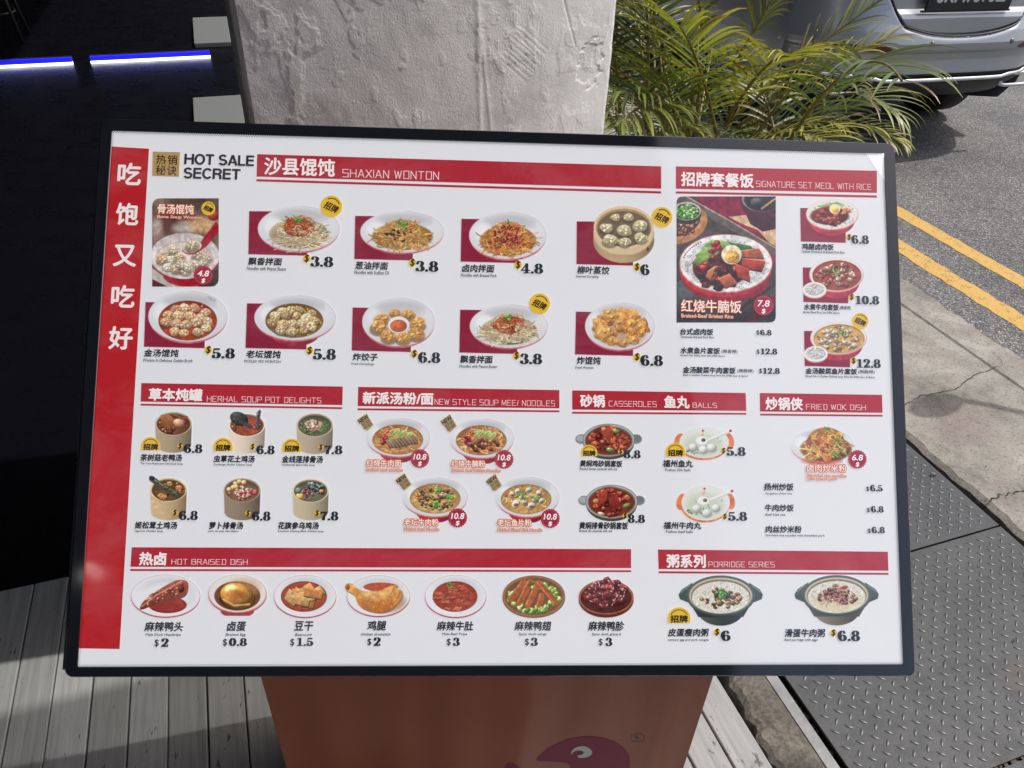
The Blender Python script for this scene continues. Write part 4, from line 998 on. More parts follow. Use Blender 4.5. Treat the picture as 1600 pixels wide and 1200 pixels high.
def badge(x, y, r, dome=False, rot=-.45, name='recommendation_badge', parent=None, z=.0010):
    k = Ink(z)
    if not dome:
        k.disc(x, y, r, YEL); k.text('招牌', (x - r * .66, y - r * .28, x + r * .66, y + r * .42), (40, 34, 20), z + .0003, .45, .12, rot)
        k.disc(x, y, r * .80, (92, 74, 30), z + .0001, 24, -2.0, -.25, r * .70)
    else:
        t = np.linspace(math.pi, 2 * math.pi, 30); X = x + r * np.cos(t); Y = y + r * np.sin(t); X = np.r_[X, x + r * .96, x - r * .96]; Y = np.r_[Y, y + r * .38, y + r * .38]
        a, b = bp(X, Y); k.add(a, b, [tuple(range(len(X)))[::-1]], YEL)
        k.text('招牌', (x - r * .74, y - r * .30, x + r * .74, y + r * .32), (44, 38, 22), z + .0003, .5)
        k.disc(x, y, r * .82, (92, 74, 30), z + .0001, 24, math.pi + .45, 2 * math.pi - .45, r * .74)
    return k.build(name, parent or sheet_o)
def seal(x, y, r, s, z=.0010):
    k = Ink(z); k.disc(x, y, r, (162, 36, 62), None, 89, wob=.035); k.disc(x, y, r * .88, (196, 110, 124), z + .00005, 40, rin=r * .85)
    k.text(s, (x - r * (.68 if len(s) > 3 else .58), y - r * .50, x + r * (.70 if len(s) > 3 else .6), y + r * .10), (244, 238, 240), z + .0003, .3, .16); k.text('$', (x - r * .19, y + r * .33, x + r * .19, y + r * .82), (244, 238, 240), z + .0003, .35, .15)
    return k.build('price_seal', sheet_o)
def newtag(p):
    k = Ink(.0010); p = np.array(p, float); k.quad([tuple(q) for q in p], (176, 154, 116))
    a, b, d = p[0], p[1], p[3]
    def at(u, v): return a + (b - a) * u + (p[2] - b) * v * 1.0
    cx_, cy_ = at(.5, .22); k.text('NEW', (cx_ - 8.5, cy_ - 3.2, cx_ + 8.5, cy_ + 3.2), (60, 50, 34), .0012, .3, 0, math.atan2(-(b - a)[1], (b - a)[0]))
    for i in range(2):
        for j in range(2):
            c0 = at(.12 + .42 * i, .42 + .27 * j); c1 = at(.46 + .42 * i, .42 + .27 * j); c2 = at(.46 + .42 * i, .66 + .27 * j); c3 = at(.12 + .42 * i, .66 + .27 * j); k.quad([tuple(c0), tuple(c1), tuple(c2), tuple(c3)], (84, 72, 52), .00112)
            m = (c0 + c2) / 2; k.text('爆款推荐'[i + 2 * j], (m[0] - 2.8, m[1] - 2.8, m[0] + 2.8, m[1] + 2.8), (176, 154, 116), .00118, 0, 0, math.atan2(-(b - a)[1], (b - a)[0]))
    return k.build('new_dish_tag', sheet_o)

# ---- headings
def heading(TL, TR, BR, BL, items, col=RED):
    k = Ink(.0003); TL, TR, BR, BL = map(np.array, (TL, TR, BR, BL)); k.quad([tuple(TL), tuple(TR), tuple(BR), tuple(BL)], col)
    dl = (BL - TL); dr_ = (BR - TR); k.quad([tuple(BL + dl * .115), tuple(BR + dr_ * .115), tuple(BR + dr_ * .215), tuple(BL + dl * .215)], col)
    for kind, s, box in items:
        if kind == 'z': k.text(s, box, (238, 232, 232), .0008, .75)
        else: v, f = wide_text(s); k.place(v, f, box, (236, 214, 216), .0008)
    return k.build('section_heading', sheet_o)
heading((402, 241), (1033, 260), (1033, 295), (401, 276), [('z', '沙县馄饨', (413, 246.5, 522.5, 273)), ('w', 'SHAXIAN WONTON', (535, 264, 686, 277.5))])
heading((1056, 260), (1370, 267), (1370, 301.5), (1056, 295), [('z', '招牌套餐饭', (1064.5, 269, 1177, 290.5)), ('w', 'SIGNATURE SET MEOL WITH RICE', (1181, 282.5, 1361, 292.5))])
heading((221, 598.5), (535.7, 604), (535, 633), (220, 627.5), [('z', '草本炖罐', (233, 607, 315.6, 625.5)), ('w', 'HERHAL SOUP POT DELIGHTS', (323.5, 618.5, 502, 628))])
heading((559.8, 604.5), (874, 609.5), (874, 638), (559, 634.5), [('z', '新派汤粉/面', (567, 612.5, 676.6, 630.8)), ('w', 'NEW STYLE SOUP MEE/ NOODLES', (679, 623, 867, 632.5))])
heading((894, 610), (1165, 614), (1166, 642), (894, 640), [('z', '砂锅', (906.4, 617, 944.3, 635.5)), ('w', 'CASSEROLES', (951, 626, 1025.6, 635.3)), ('z', '鱼丸', (1038, 618.5, 1076.5, 637.3)), ('w', 'BALLS', (1082, 629, 1120, 637))])
heading((1187, 614), (1378, 617), (1378.7, 645), (1187.5, 643), [('z', '炒锅侠', (1196.4, 621, 1253.6, 640)), ('w', 'FRIED WOK DISH', (1259, 631, 1352.5, 640))])
heading((206, 855), (986, 858), (986, 887.5), (204, 885.5), [('z', '热卤', (218, 863, 259.5, 882.6)), ('w', 'HOT BRAISED DISH', (268, 873, 387, 882))])
heading((1028, 858.5), (1387, 862), (1388, 891.7), (1029, 889), [('z', '粥系列', (1042, 866.5, 1101.8, 886.3)), ('w', 'PORRIDGE SERIES', (1106.7, 877, 1210, 886))])
for ch_, b_ in zip('吃饱又吃好', [(184, 255, 219, 288), (181, 317.5, 215, 351), (177, 383, 212, 415.5), (174, 446, 209, 479.5), (170, 510.5, 206, 545)]): k = Ink(.0004); k.text(ch_, b_, (236, 228, 228), .0006, .95); k.build('slogan_character', sheet_o)
k = Ink(.0004); k.quad([(239, 237), (281.5, 238), (280, 276.5), (238, 275)], (178, 146, 92))
for ch_, b_ in zip('热销秘诀', [(244, 242, 259.5, 257), (262, 242.5, 277, 258), (243.5, 258.5, 259, 273), (261, 259, 276, 274)]): k.text(ch_, b_, (52, 36, 26), .0007, .2)
k.place(*sans('HOT SALE'), (288, 240, 397, 257.2), (50, 40, 44), .0007, .15); k.place(*sans('SECRET'), (287, 261.8, 375.5, 279.2), (50, 40, 44), .0007, .15)
k.build('hot_sale_title', sheet_o)

# ---- entries: name, English caption, price
def entry(zh, zb, en, eb, pr=None, pb=None, dol=None, circ=True, extra=()):
    k = Ink(.0008); k.text(zh, zb, INK, .0009, .48, .12)
    if en: k.text(en, eb, (58, 60, 68), .0009, .12, .10)
    if pr: k2 = Ink(.0008); price(k2, pr, pb, dol, circ); k2.build('price_figure', sheet_o)
    for s, b_ in extra: k.text(s, b_, (70, 72, 78), .0009, .15, .1)
    return k.build('menu_entry', sheet_o)
def outlined(zh, zb, *ens):
    k = Ink(.0012); k.text(zh, zb, (246, 236, 226), .0016, .15, 0, 0, (1.35, (190, 92, 58)))
    for en, eb in ens: k.text(en, eb, (240, 206, 186), .0016, 0, 0, 0, (.62, (192, 104, 74)))
    return k.build('menu_entry', sheet_o)
entry('飘香拌面', (388, 402.5, 441, 414), 'Noodles with Peanut Butter', (386, 416.8, 448, 422), '3.8', (485, 401, 521, 417), (479.5, 404.5, 6))
entry('葱油拌面', (555, 409, 606.5, 420.7), 'Noodles with Scallion Oil', (554, 422.8, 608, 428.3), '3.8', (649, 408, 685, 424.5), (644.5, 411, 6))
entry('卤肉拌面', (722, 413.3, 772.5, 425), 'Noodles with Braised Pork', (720, 427.5, 776, 432.3), '4.8', (814, 411.7, 848.5, 427.5), (809.5, 414.5, 6))
entry('柳叶蒸饺', (902, 416, 952, 428), 'Steamed Dumpling', (900, 430.3, 935, 434.5), '6', (1000, 413.5, 1014.5, 430), (995, 417.5, 5.8))
entry('金汤馄饨', (225.5, 545.5, 279.5, 557), 'Wonton In Delicious Golden Broth', (224, 560.3, 301, 565), '5.8', (331, 544, 367.5, 560), (326, 547, 6))
entry('老坛馄饨', (385, 547.5, 439, 559), 'PICKLED VEG WONTON', (382, 562.4, 439, 566.3), '5.8', (489, 545, 525, 562), (484, 548, 6))
entry('炸饺子', (551, 552, 590, 563.2), 'Fried Dumplings', (549, 566.8, 584.5, 570.8), '6.8', (653, 550.5, 688, 567), (647.5, 553, 5.8))
entry('飘香拌面', (719, 555.5, 770, 567), 'Noodles with Peanut Butter', (718, 570, 777, 574.2), '3.8', (812, 552.5, 847, 569), (807, 556, 5.8))
entry('炸馄饨', (901, 557.5, 938.5, 569), 'Fried Wonton', (899, 572.4, 927, 576), '6.8', (1000, 555, 1035.5, 571.7), (995, 558, 5.8))
entry('鸡腿卤肉饭', (1252.5, 380.7, 1302, 390), 'Chicken Drumstick & Braised Pork Rice', (1252, 391.2, 1319, 395), '6.8', (1329.5, 367.8, 1357, 381.2), (1326, 371, 4.6))
entry('水煮牛肉套饭', (1256, 475, 1310, 484.2), 'Boiled Beef Rice Set (Mild Spicy)', (1255, 486.3, 1311, 490.3), '10.8', (1336, 462.3, 1373, 475.6), (1330, 464.5, 4.8), True, [('(微香辣)', (1311.5, 478, 1329, 484.5))])
entry('金汤酸菜鱼片套饭', (1258.5, 575, 1338.6, 584), 'Sliced Fish in Golden Pickled Soup Rice Set (Mild Sour & Spicy)', (1258, 586.3, 1366, 590), '12.8', (1338, 561, 1375.5, 574.7), (1333, 564, 4.8), True, [('(微酸辣)', (1340.5, 578, 1366, 584.3))])
entry('台式卤肉饭', (1063, 513.3, 1114, 523), 'Taiwanese Braised Pork Rice', (1063, 524.6, 1115, 528), '6.8', (1187, 515.5, 1205, 524.2), (1183.7, 520, 3.7), False)
entry('水煮鱼片套饭', (1063, 542.7, 1124.5, 552.3), 'Boiled Fish Fillets Rice Set (Mild Spicy)', (1063, 554, 1132, 557.2), '12.8', (1188, 544.6, 1214, 553.8), (1184, 550, 3.7), False, [('(微香辣)', (1127, 546, 1152, 552.5))])
entry('金汤酸菜牛肉套饭', (1067, 573, 1149, 582.8), 'Beef in Golden Pickled Soup Rice Set (Mild Sour & Spicy)', (1067, 584.6, 1168, 588), '12.8', (1191.5, 575, 1218, 584.2), (1188, 580, 3.7), False, [('(微酸辣)', (1152, 576.5, 1177, 582.8))])
POTS = [('茶树菇老鸭汤', (220, 709.5, 284.5, 720), 'Tea Tree Mushroom Old Duck Soup', (220, 722.6, 286, 726.2), '6.8', (287, 694, 316.7, 707.6), (281.8, 697, 4.4)),
 ('虫草花土鸡汤', (334, 711.5, 398, 722), 'Cordyceps Flower Chicken Soup', (334, 724.3, 394, 727.8), '6.8', (400.5, 696, 429.5, 709.5), (395, 698, 4.4)),
 ('金线莲排骨汤', (441, 712, 504.5, 722.7), 'Goldenseal Spare Ribs Soup', (441, 724.8, 492, 728.2), '7.8', (507, 696, 535.3, 709.6), (501.5, 699, 4.4)),
 ('姬松茸土鸡汤', (211, 815, 277, 825.7), 'Agaricus Chicken Soup', (211, 828, 255, 831.6), '6.8', (279.5, 798, 309.5, 812.3), (273.8, 801, 4.4)),
 ('萝卜排骨汤', (327, 815.5, 380, 826.2), 'pork rib soup with daikon', (326, 828.2, 372.6, 831.6), '6.8', (393.5, 799, 423, 813.3), (387.8, 802, 4.4)),
 ('花旗参乌鸡汤', (434.7, 815.5, 498, 826.2), 'American Ginseng Black Chicken Soup', (434, 828.2, 506, 831.6), '7.8', (501, 799, 529, 813), (495.8, 801.7, 4.4))]
for a in POTS: entry(*a)
outlined('红烧牛肉面', (573, 718, 626.6, 728.7), ('Braised beef noodles', (572.6, 731.3, 629, 736)))
outlined('红烧牛腩粉', (705.5, 719, 758, 729.4), ('Braised Beef Brisket Noodles', (706, 732.2, 782, 737)))
outlined('老坛牛肉粉', (631.8, 810.5, 685, 821), ('Pickled Beef Noodle', (631.6, 824, 686, 829)))
outlined('老坛鱼片粉', (777.5, 811, 830, 821.8), ('Pickled Sliced Fish Noodle', (777.5, 825, 847, 830)))
outlined('卤肉炒米粉', (1260.5, 725.5, 1321.5, 737), ('Stir-fried rice noodles', (1260.5, 740.6, 1321.5, 745.2)), ('with spiced pork', (1260.5, 746.4, 1307, 750.6)))
entry('黄焖鸡砂锅套饭', (906, 719, 972, 729), 'Braised chicken casserole with rice', (906, 730.4, 964, 734.2), '8.8', (974, 703.4, 1000.7, 716), (969.5, 705.5, 4.2))
entry('黄焖排骨砂锅套饭', (905, 815.6, 981, 826.2), 'Braised ribs casserole with rice', (905, 827.4, 956, 831), '8.8', (980.7, 804, 1007.5, 816.8), (976.4, 806, 4.2))
entry('福州鱼丸', (1035.5, 718.7, 1082, 729.6), 'Fuzhou fish balls', (1039, 731.8, 1078.3, 736), '5.8', (1134.6, 698.4, 1164.6, 712.2), (1130, 704.3, 4.4))
entry('福州牛肉丸', (1036.6, 815.5, 1095, 826.2), 'Fuzhou beef balls', (1040.3, 828.2, 1082, 832.4), '5.8', (1137, 799.6, 1167, 813.5), (1132, 807, 4.4))
entry('扬州炒饭', (1193.6, 755, 1239.5, 766), 'Yangzhou fried rice', (1195, 769.4, 1237, 773), '6.5', (1358.7, 757.6, 1378.5, 767.6), (1355, 764, 3.6), False)
entry('牛肉炒饭', (1195, 788, 1239.8, 798.5), 'Beef fried rice', (1195.6, 802, 1226.5, 805.5), '6.8', (1359.8, 790.6, 1380, 800.6), (1356, 797, 3.6), False)
entry('肉丝炒米粉', (1195.8, 821.4, 1252, 832), 'Stir-fried rice noodles with shredded pork', (1196, 834.6, 1288, 838.6), '6.8', (1361, 823, 1381.8, 833), (1357.3, 829.5, 3.6), False)
for a in [('麻辣鸭头', (226, 971.3, 286, 985.8), 'Mala Duck Headtripe', (228, 989.3, 283, 994.2), '2', (252, 997, 264, 1010.2), (245.3, 1004.5, 5.6), False),
 ('卤蛋', (355, 970.6, 384.2, 985.6), 'Braised Egg', (353, 989.2, 384.2, 994), '0.8', (358, 996.7, 386.2, 1009), (352, 1003.7, 5.6), False),
 ('豆干', (460, 970.6, 489.2, 985.2), 'Beancurd', (461.6, 989, 487, 993.4), '1.5', (464, 996.2, 489.8, 1009), (457, 1003.5, 5.6), False),
 ('鸡腿', (574, 969.7, 603, 984.4), 'chicken drumstick', (564, 988.4, 610.6, 992.6), '2', (583.4, 995.6, 595, 1008.7), (577.3, 1002.8, 5.4), False),
 ('麻辣牛肚', (682.5, 970.6, 739.3, 984.7), 'Mala Beef Tripe', (691, 988.4, 730, 993), '3', (707.5, 996, 718.5, 1008.7), (701.2, 1003, 5.4), False),
 ('麻辣鸭翅', (804, 970.6, 860.7, 984.7), 'Spicy duck wings', (810.6, 988.4, 853.8, 993.2), '3', (829, 996, 840.3, 1008.7), (823.3, 1003, 5.4), False),
 ('麻辣鸭胗', (919, 970.6, 975, 985), 'Spicy duck gizzard', (924.7, 988.6, 970, 993.4), '3', (945.6, 996, 956.6, 1009), (938.3, 1003.2, 5.4), False),
 ('皮蛋瘦肉粥', (1043.5, 982, 1107, 994), 'century egg and pork congee', (1043.5, 997.6, 1107, 1001.8), '6', (1125.7, 985, 1141, 1001), (1120, 987.3, 5.4), True),
 ('滑蛋牛肉粥', (1226, 982.6, 1289, 995), 'Beef porridge with eggs', (1225.5, 997.6, 1277, 1002), '6.8', (1308, 985, 1343.2, 1001.4), (1301.7, 988.5, 5.4), True)]: entry(*a)
for x, y, r, d in ((518, 323, 17, 0), (1034, 340, 16.3, 0), (843, 475, 16.3, 0), (1343.6, 502, 13, 0), (236, 698, 15.2, 1), (349, 699.3, 15.2, 1), (456.3, 700.6, 15.2, 1), (920.3, 708, 13, 1), (1055, 707.5, 15.6, 1), (1060.7, 966.5, 18, 1)): badge(x, y, r, bool(d))
for a in ((656, 716.5, 14.6, '10.8'), (787.5, 717.7, 14.6, '10.8'), (715, 809, 14.8, '10.8'), (859.5, 810, 14.8, '10.8'), (1339, 717.7, 14.3, '6.8')): seal(*a)
for p in ([(558, 656), (573, 646), (584, 664), (574, 673.6)], [(688, 658), (703, 647), (714, 665.7), (703, 676)], [(617.6, 749.6), (632, 739), (643.5, 757), (632, 766.5)], [(758.7, 751), (773.6, 740), (784.6, 758.6), (774, 768)]): newtag(p)
# ---- the dishes
def done(P, label=None):
    sat = np.clip((np.ptp(P.rgb, axis=2) - 56) / 40, 0, 1) * (np.abs(P.rgb - np.array(MAR)).sum(2) > 24); nz = vnoise(P.X.shape, (max(2, P.h / 7), max(2, P.w / 7)), g_, 3)
    P.rgb *= (1 + .26 * nz * sat)[..., None]; P.speck(sat, 16); P.rgb = np.clip(P.rgb, 0, 255); P.rgb += (255 - P.rgb) * (.07 * sat)[..., None]
    P.speck(np.clip(P.a, 0, 1) * (sat > .05), 7); kw = {'label': label} if label else {}
    return P.build('dish_picture', sheet_o, **kw)
NOOD = ((232, 214, 178), (222, 198, 156), (240, 226, 196), (206, 180, 138)); NGOLD = ((226, 170, 92), (206, 146, 72), (236, 190, 116), (188, 124, 60)); NRED = ((196, 84, 48), (214, 120, 70), (176, 62, 40), (224, 150, 90))
def dry_noodles(x0, x1, y0, y1, rc, top, label):
    cx, cy, rx, ry = (x0 + x1) / 2, (y0 + y1) / 2, (x1 - x0) / 2, (y1 - y0) / 2
    P = Pic(rc[0] - 4, min(y0, rc[1]) - 4, x1 + 4, rc[3] + 6); back_rect(P, *rc); bowl(P, cx, cy, rx, ry, foot=.75)
    fx, fy, frx, fry = cx - rx * .0, cy + ry * .22, rx * .72, ry * .72
    base = {'peanut': NOOD, 'scallion': NGOLD, 'pork': ((232, 160, 84), (222, 140, 66), (238, 186, 110), (206, 112, 56))}[top]
    heap(P, fx, fy, frx, fry * .9, np.array(base[1]) * .8); heap(P, fx, fy - fry * .4, frx * .62, fry * .72, np.array(base[1]) * .82)
    noodles(P, fx, fy + fry * .1, frx * .86, fry * .70, 330, base, 1.3); noodles(P, fx, fy - fry * .35, frx * .58, fry * .62, 200, base, 1.3)
    tx, ty = fx, fy - fry * .5
    if top == 'peanut':
        heap(P, tx, ty + 3, frx * .52, fry * .55, (150, 56, 34)); noodles(P, tx, ty + 2, frx * .48, fry * .55, 130, NRED, 1.5); lumps(P, tx, ty, frx * .35, fry * .4, 20, ((170, 50, 34), (150, 66, 40)), 1.2, 2.2)
        noodles(P, tx + 4, ty + fry * .3, frx * .4, fry * .35, 16, NOOD, 1.4); greens(P, tx - 2, ty - fry * .35, 7, 5, 26, 2.4)
    elif top == 'scallion':
        for k in range(16): x, y = inell(tx - 3, ty + 8, frx * .5, fry * .5); P.blob(x, y, U(1.5, 3.6), U(1, 2), (54, 44, 38), U(0, 3), dark=.4)
        lumps(P, tx, ty + 4, frx * .5, fry * .5, 18, ((170, 84, 44), (190, 100, 56)), 1, 2); greens(P, tx + 1, ty - fry * .3, 9, 6, 26, 2.2)
    else:
        lumps(P, tx, ty + 4, frx * .52, fry * .62, 130, ((132, 38, 38), (158, 52, 44), (108, 30, 34), (176, 72, 56)), 1.3, 2.4, spec=.3)
        lumps(P, fx - frx * .45, fy + fry * .15, frx * .35, fry * .4, 26, ((140, 40, 36), (176, 66, 48)), 1.2, 2.2); lumps(P, fx + frx * .4, fy + fry * .1, frx * .3, fry * .35, 20, ((140, 40, 36), (170, 60, 44)), 1.2, 2)
        greens(P, tx + 1, ty - fry * .62, 4, 3, 9, 2)
    P.speck(P.mask(fx, fy - 4, frx, fry * 1.2), 26); done(P, label)
dry_noodles(403, 531, 322, 393, (389.5, 330, 481, 397.5), 'peanut', 'noodles with peanut sauce in the top row')
dry_noodles(563, 694, 330, 395, (555, 337.5, 646, 405), 'scallion', 'noodles with dark scallion oil')
dry_noodles(733, 854, 331, 405, (721, 342, 811, 409), 'pork', 'noodles heaped with minced braised pork')
dry_noodles(734, 856, 475.5, 543.5, (719, 484, 809, 551), 'peanut', 'noodles with peanut sauce in the second row')
# steamer
P = Pic(896, 316, 1026, 418); back_rect(P, 901, 346, 990, 413, -.5)
for k, (yy, c) in enumerate(((376, (176, 150, 116)), (366, (206, 182, 146)))): P.ell(974.5, yy, 47.5, 35, lambda U_, V_, d: np.array(c)[None, None] * (1.06 - .24 * U_ ** 2 - .12 * U_)[..., None])
P.ell(974.5, 368, 46, 34, (150, 122, 90), op=.35); P.ell(974.5, 364.5, 46.6, 34, (212, 188, 152)); P.ell(974.5, 355, 47, 33, (222, 198, 160)); P.ell(974.5, 356, 43.5, 29.8, (176, 144, 104)); P.ell(974.5, 357.6, 41.5, 27.6, (112, 98, 80))
mk = P.mask(974.5, 357.6, 41.5, 27.6)
P.rgb += (mk * 14 * np.sin(P.X * 2.2) * np.sin(P.Y * 2.2))[..., None]
for x, y, r, ro_ in ((962, 340, 7.5, 1.1), (982, 340, 8, .4), (948, 357, 10, .9), (1001, 354, 10.5, -.2), (976, 361, 10.5, .2), (953, 375, 11.5, -.3), (1001, 372, 9.5, .5), (976, 379, 8.5, .1)): wonton(P, x, y, r, (216, 200, 160), ro_, 5)
P.line([(955, 398), (1000, 400)], .8, (160, 132, 96)); P.blob(1012, 389, 1.6, 3, (90, 70, 50)); done(P, 'bamboo steamer of pleated dumplings')
def wonton_soup(x0, x1, y0, y1, rc, soup, inner, cols, label, base, extra=None):
    cx, cy, rx, ry = (x0 + x1) / 2, (y0 + y1) / 2, (x1 - x0) / 2, (y1 - y0) / 2
    P = Pic(rc[0] - 5, min(y0, rc[1]) - 3, x1 + 3, rc[3] + 5); back_rect(P, *rc, -2.5); ix_, iy_ = (inner[0] + inner[1]) / 2, (inner[2] + inner[3]) / 2; a, b = (inner[1] - inner[0]) / 2, (inner[3] - inner[2]) / 2
    bowl(P, cx, cy, rx, ry, base=base, icx=ix_, icy=iy_, irx=a, iry=b, soup=soup, foot=1.05)
    mk = P.mask(ix_, iy_, a, b)
    for k in range(40): x, y = inell(ix_, iy_, a, b); P.blob(x, y, U(1, 3), U(.6, 1.6), np.array(soup) * U(.7, 1.5), U(0, 3), mk, .8, 1.4, .2)
    o = []
    for (u, v) in ((-.45, -.62), (-.12, -.72), (.22, -.7), (.62, -.42), (-.72, -.3), (-.3, -.28), (.08, -.3), (.42, -.18), (-.78, .12), (-.42, .2), (-.08, .26), (.3, .12), (.74, .05), (-.5, .62), (-.12, .7), (.35, .62), (.66, .42)): o.append((iy_ + v * b * .92, ix_ + u * a * .95))
    for y, x in sorted(o): wonton(P, x + U(-1, 1), y + U(-1, 1), a * U(.165, .2), pick(cols), U(0, 6), 4, .46)
    if extra: extra(P, ix_, iy_, a, b, mk)
    P.speck(mk, 16); done(P, label)
def ext1(P, x, y, a, b, mk):
    lumps(P, x, y, a * .9, b * .9, 12, ((232, 160, 110), (222, 140, 90)), 1.2, 2.2, mk, .3); P.line([(x + 15, y - 6), (x + 19, y + 2)], 1.8, (226, 150, 110))
    k_ = Ink(.0011)
wonton_soup(232, 356, 454.5, 534, (227.5, 472, 321, 542), (178, 58, 34), (249, 338, 471, 531), ((228, 180, 140), (236, 196, 158), (216, 164, 124)), 'red broth wontons', False, ext1)
k = Ink(.0009); k.text('沙县小吃', (324, 465, 338, 470), (110, 112, 120), .0010, 0, 0, -.5); k.build('bowl_lettering', sheet_o)
def ext2(P, x, y, a, b, mk):
    for k in range(10): u, v = inell(x, y, a * .8, b * .8); P.blob(u, v, U(2, 4), U(1, 1.8), pick(((214, 170, 70), (170, 140, 60))), U(0, 3), mk)
wonton_soup(397.5, 525, 461, 531.5, (386, 474, 480, 544), (150, 112, 62), (416, 504, 475, 527), ((212, 184, 144), (222, 196, 158), (198, 166, 122)), 'pale wontons in brown broth', True, ext2)
# fried dumplings, fried wontons
P = Pic(546, 461, 684, 554); back_rect(P, 551, 480.6, 643, 548); bowl(P, 623, 503, 57, 38, base=False); P.ell(622, 507, 44, 29, (206, 200, 196), op=.6, soft=8)
for x, y, r, ro_ in ((617, 489, 8, 0), (638, 492, 10, .3), (597, 498, 11, 1), (653, 506, 11.5, -.6), (592, 511, 13, .9), (650, 521, 12.5, .4), (608, 526, 11.5, .2), (630, 529, 10.5, .3)): wonton(P, x, y, r, (214, 154, 84), ro_, 5, .5)
P.ell(623, 508, 17, 13.5, (196, 186, 178)); P.ell(623, 507.4, 16.4, 12.8, (234, 230, 226)); P.ell(623, 509.4, 13, 9.8, (176, 78, 36)); P.blob(622, 509.5, 12.4, 9, (196, 92, 46), dark=.8, lite=1.15); done(P, 'ring of fried dumplings round a dip')
P = Pic(895, 469, 1027, 560); back_rect(P, 899.7, 487, 990, 554); bowl(P, 968.5, 509.5, 54.5, 37, base=False); P.ell(969, 514, 42, 28, (180, 130, 90), op=.7, soft=6)
for y, x in sorted([inell(969, 510, 39, 26, .55)[::-1] for _ in range(64)]):
    r = U(5, 8); c = pick(((218, 154, 82), (226, 170, 98), (200, 128, 62)))
    pts = star(x, y, r * 1.05, 7, .8, .42); P.poly([(a, b + 1.3) for a, b in pts], c * .5, .7); P.poly(pts, np.clip(c * 1.12, 0, 255), grad=c * .72); P.blob(x, y, r * .5, r * .38, c * .95, U(0, 3), None, .55, 1.3, .15); P.line([pts[0], (x, y), pts[2]], .8, (150, 70, 36), op=.7)
P.speck(P.mask(969, 511, 44, 30), 30); done(P, 'plate of crisp fried wontons')
# large poster of beef brisket rice
def rice(P, cx, cy, rx, ry, n, mk=None):
    for k in range(n): x, y = inell(cx, cy, rx, ry, .5); P.blob(x, y, U(1.2, 2.4), U(.8, 1.3), pick(((232, 230, 226), (214, 212, 206), (240, 240, 238))), U(0, 3), mk, .62, 1.08)
def round_corner(P, corners, r, paper=PAPER):
    for x, y, sx, sy in corners:
        cx, cy = x + sx * r, y + sy * r; m = ((P.X - cx) * sx < 0) & ((P.Y - cy) * sy < 0) & (np.hypot(P.X - cx, P.Y - cy) > r); P.rgb[m] = paper; P.a[m] = 0
P = Pic(1057, 307, 1212, 504, 1.5); X, Y = P.X, P.Y; P.a[:] = 1
P.rgb[:] = np.array((74, 66, 64)); nz = vnoise(X.shape, (8, 3), g_, 4); P.rgb += (nz * 22)[..., None]
P.poly([(1050, 300), (1220, 300), (1220, 420), (1075, 300)], (132, 34, 62)); P.poly([(1138, 339), (1220, 330), (1220, 372), (1164, 352)], (214, 180, 140)); P.poly([(1180, 355), (1220, 345), (1220, 400)], (206, 170, 132))
P.poly([(1050, 300), (1062, 304), (1075, 307), (1212, 385), (1212, 400), (1070, 318), (1050, 322)], (96, 88, 86)); P.line([(1072, 307), (1140, 345), (1212, 388)], 2, (176, 150, 128))
P.ell(1188, 315, 33, 26, (92, 36, 52)); P.poly([(1156, 315), (1212, 315), (1212, 358), (1192, 362), (1172, 350)], (84, 34, 48), grad=(58, 26, 38)); P.ell(1190, 311, 31, 20, (150, 120, 122)); P.ell(1191, 312, 28.5, 18.5, (40, 38, 46)); P.blob(1182, 316, 10, 7, (84, 84, 92), dark=.5); P.line([(1190, 326), (1212, 310)], 3, (196, 150, 100))
P.ell(1064, 350, 42, 30, (176, 120, 76), rot=-.3); P.ell(1062, 347, 38, 26, (196, 142, 92), rot=-.3); P.ell(1060, 346, 35, 23, (84, 52, 40), rot=-.3)
lumps(P, 1066, 352, 24, 16, 60, ((120, 66, 46), (160, 100, 66), (90, 44, 36), (190, 140, 100)), 2, 4.4, P.mask(1060, 346, 36, 24))
P.ell(1072, 334, 24, 17, (60, 52, 50)); P.ell(1073, 330, 22, 14.5, (190, 180, 172)); P.ell(1073, 331, 20, 12.5, (56, 70, 44)); greens(P, 1073, 331, 18, 10.5, 110, 3.0, ((120, 170, 80), (170, 206, 140), (76, 130, 56)), P.mask(1073, 331, 20, 12.5))
P.ell(1112, 466, 56, 36, (78, 84, 86)); P.blob(1080, 456, 30, 22, (92, 100, 100), dark=.7, lite=1)
P.poly([(1160, 504), (1213, 458), (1213, 470), (1178, 504)], (120, 34, 46)); P.poly([(1120, 504), (1213, 440), (1213, 446), (1132, 504)], (58, 46, 44), .8)
P.ell(1134, 430, 70, 42, (150, 26, 44)); P.ell(1134, 420, 72.5, 44, lambda U_, V_, d: np.stack([176 + 30 * -U_, 36 + 8 * U_, 52 + 8 * U_], -1)); P.ell(1134, 412, 73, 46, (196, 120, 112)); P.ell(1134, 411.5, 71.5, 44.5, (228, 224, 224)); P.ell(1134, 413, 64, 39, (206, 206, 204))
for k in range(11): a = 3.4 + k * .07; P.blob(1134 + 68 * math.cos(a), 413 + 42 * math.sin(a), 1.2, 1.2, (150, 60, 66))
mk = P.mask(1134, 414, 65, 40); rice(P, 1134, 414, 64, 39, 520, mk)
heap(P, 1126, 418, 44, 30, (84, 36, 30))
